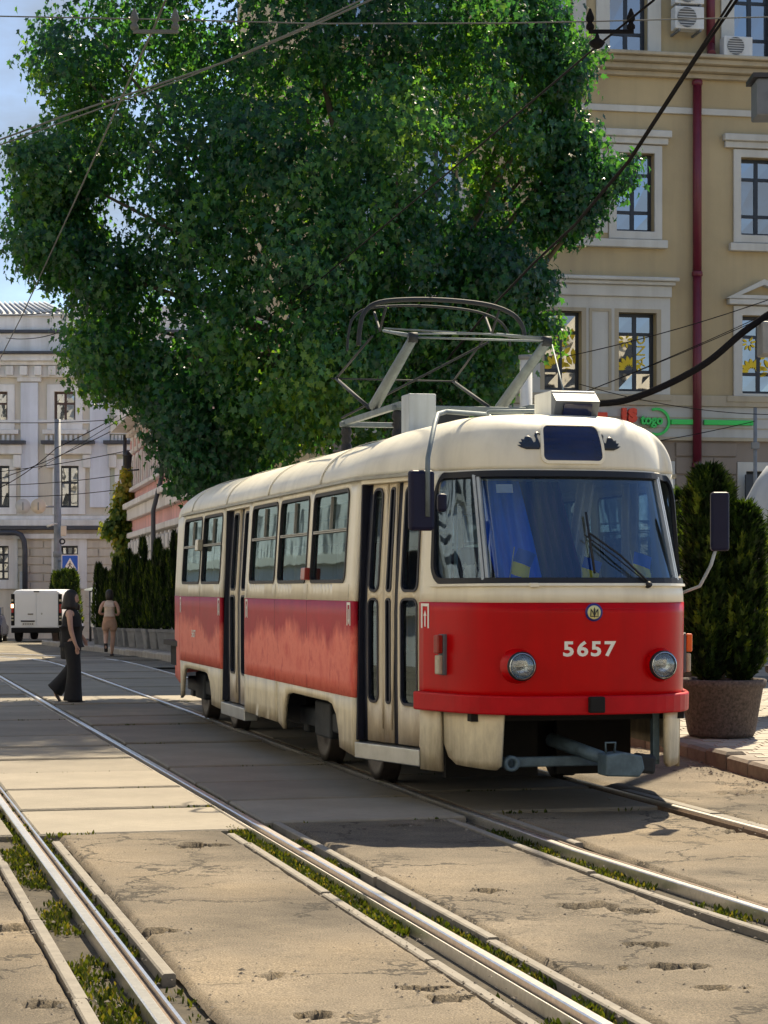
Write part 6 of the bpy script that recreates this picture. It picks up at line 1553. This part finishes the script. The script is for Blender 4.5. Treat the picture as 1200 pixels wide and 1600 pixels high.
# --- wires
pm('wire_dark', (.012, .012, .014), .9, var=.1, spec=.05); pm('wire_pale', (.13, .14, .14), .8, var=.1, spec=.1)
def sag(a, b, s, n=14): return [a.lerp(b, i / n) + V((0, 0, -s * 4 * (i / n) * (1 - i / n))) for i in range(n + 1)]
def wire(label, pts, r, mat='wire_dark', name='overhead_wire'):
    o = MB().tube(pts, r, 6).build(name, mat); return tag(o, label, 'wire', 'overhead wires')
def wpath(px, z=None):
    return [P(u, v, d) for u, v, d in px]
ctz = 5.55
def atz(u, v, z=ctz): Y = FPX * (z - CAMH) / (HOR - v); return P(u, v, Y)
t1 = [atz(1022, 0, 5.6), atz(945, 62), atz(900, 100), atz(700, 270), atz(500, 437), atz(230, 630), atz(60, 733)]
wire('pale contact wire running above the tram from the insulator into the tree', t1, .0085, 'wire_dark')
t2 = [atz(262, -8), atz(240, 45), atz(208, 112), atz(112, 325), atz(33, 496), atz(-15, 590)]
wire('contact wire of the empty track slanting down past the tree edge', t2, .0085, 'wire_pale')
sp = [P(-20, 25, 15.4), P(240, 30, 15.2), P(500, 37, 15.2), P(800, 36, 15.2), P(945, 33, 15.2), P(1220, 26, 15.2)]
wire('thin level span wire along the picture top', sp, .005, 'wire_pale')
wire('upper of two pale wires rising across the tree crown', [P(-10, 222, 19), P(100, 181, 18.6), P(354, 96, 17.6), P(500, 35, 17), P(610, -14, 16.6)], .008, 'wire_pale')
wire('lower of two pale wires rising across the tree crown', [P(-10, 230, 19), P(100, 190, 18.6), P(300, 118, 17.8), P(470, 45, 17), P(590, -12, 16.6)], .006, 'wire_pale')
wire('thick black twin cable crossing the ochre facade, upper strand', [P(1158, -10, 17), P(1088, 92, 18.6), P(985, 250, 20.6), P(900, 350, 22), P(833, 412, 23.4), P(768, 480, 25), P(700, 560, 27)], .014)
wire('thick black twin cable crossing the ochre facade, lower strand', [P(1150, -10, 17), P(1080, 98, 18.6), P(981, 252, 20.6), P(897, 352, 22), P(832, 413, 23.4), P(767, 481, 25), P(698, 562, 27)], .012)
wire('thick black drooping cable bundle between the tram roof and the mast', catmull([P(870, 640, 24.5), P(915, 632, 24.4), P(975, 626, 24.3), P(1040, 602, 24.2), P(1105, 566, 24.1), P(1160, 520, 24), P(1200, 492, 24), P(1236, 470, 24)], 5), .042, name='cable_bundle')
wire('thin wire crossing the pediment window', sag(P(885, 557, 24.), P(1238, 455, 24.), .05), .006); wire('thin wire just above the drooping cable', sag(P(930, 606, 24.5), P(1215, 482, 24.), .02), .005); wire('second thin wire just above the drooping cable', sag(P(915, 612, 24.5), P(1215, 486, 24.), .02), .005)
wire('thin sagging wire over the shop sign', sag(P(905, 600, 30), P(1215, 648, 30), .1), .006); wire('thin wire below the shop sign', sag(P(1010, 692, 38), P(1180, 658, 40), .02), .008)
lines = [(0, 762, 88, 700, 86), (0, 748, 200, 660, 84), (-10, 738, 260, 690, 82), (0, 758, 230, 735, 86), (0, 776, 220, 760, 86), (88, 700, 262, 600, 80), (-10, 660, 260, 648, 84), (10, 528, 90, 520, 84), (-5, 493, 120, 478, 84)]
nm = ['lowest', 'second lowest', 'third', 'fourth', 'fifth', 'steep', 'long level', 'short upper', 'topmost']
for (u0, v0, u1, v1, d), k in zip(lines, nm): wire(k + ' of the thin dark wires before the pale building', sag(P(u0, v0, d), P(u1, v1, d - 3), .12), .016)
# insulator hangers on the span wire
def hanger(u, v, lab, wm='wire_dark', bell=True):
    c = P(u, v, 15.2); e = thing('wire_hanger', lab, 'insulator', c)
    MB().box(-.16, .16, -.012, .012, -.055, -.03).build('bar', wm, e)
    for x in (-.15, .14):
        MB().lathe([(.008, -.06), (.03, -.04), (.03, -.02), (.015, 0), (.03, .02), (.03, .04), (.008, .1)], (x, 0, .02), n=10).build('insulator', wm, e)
    if bell: MB().lathe([(.0, -.14), (.04, -.12), (.06, -.09), (.02, -.06), (.01, -.03)], (-.1, 0, -.03), n=10).build('bell', 'wire_dark', e)
hanger(955, 40, 'dark insulator hanger on the span wire before the top windows'); hanger(243, 40, 'grey insulator hanger on the span wire before the tree crown', 'wire_pale', False)
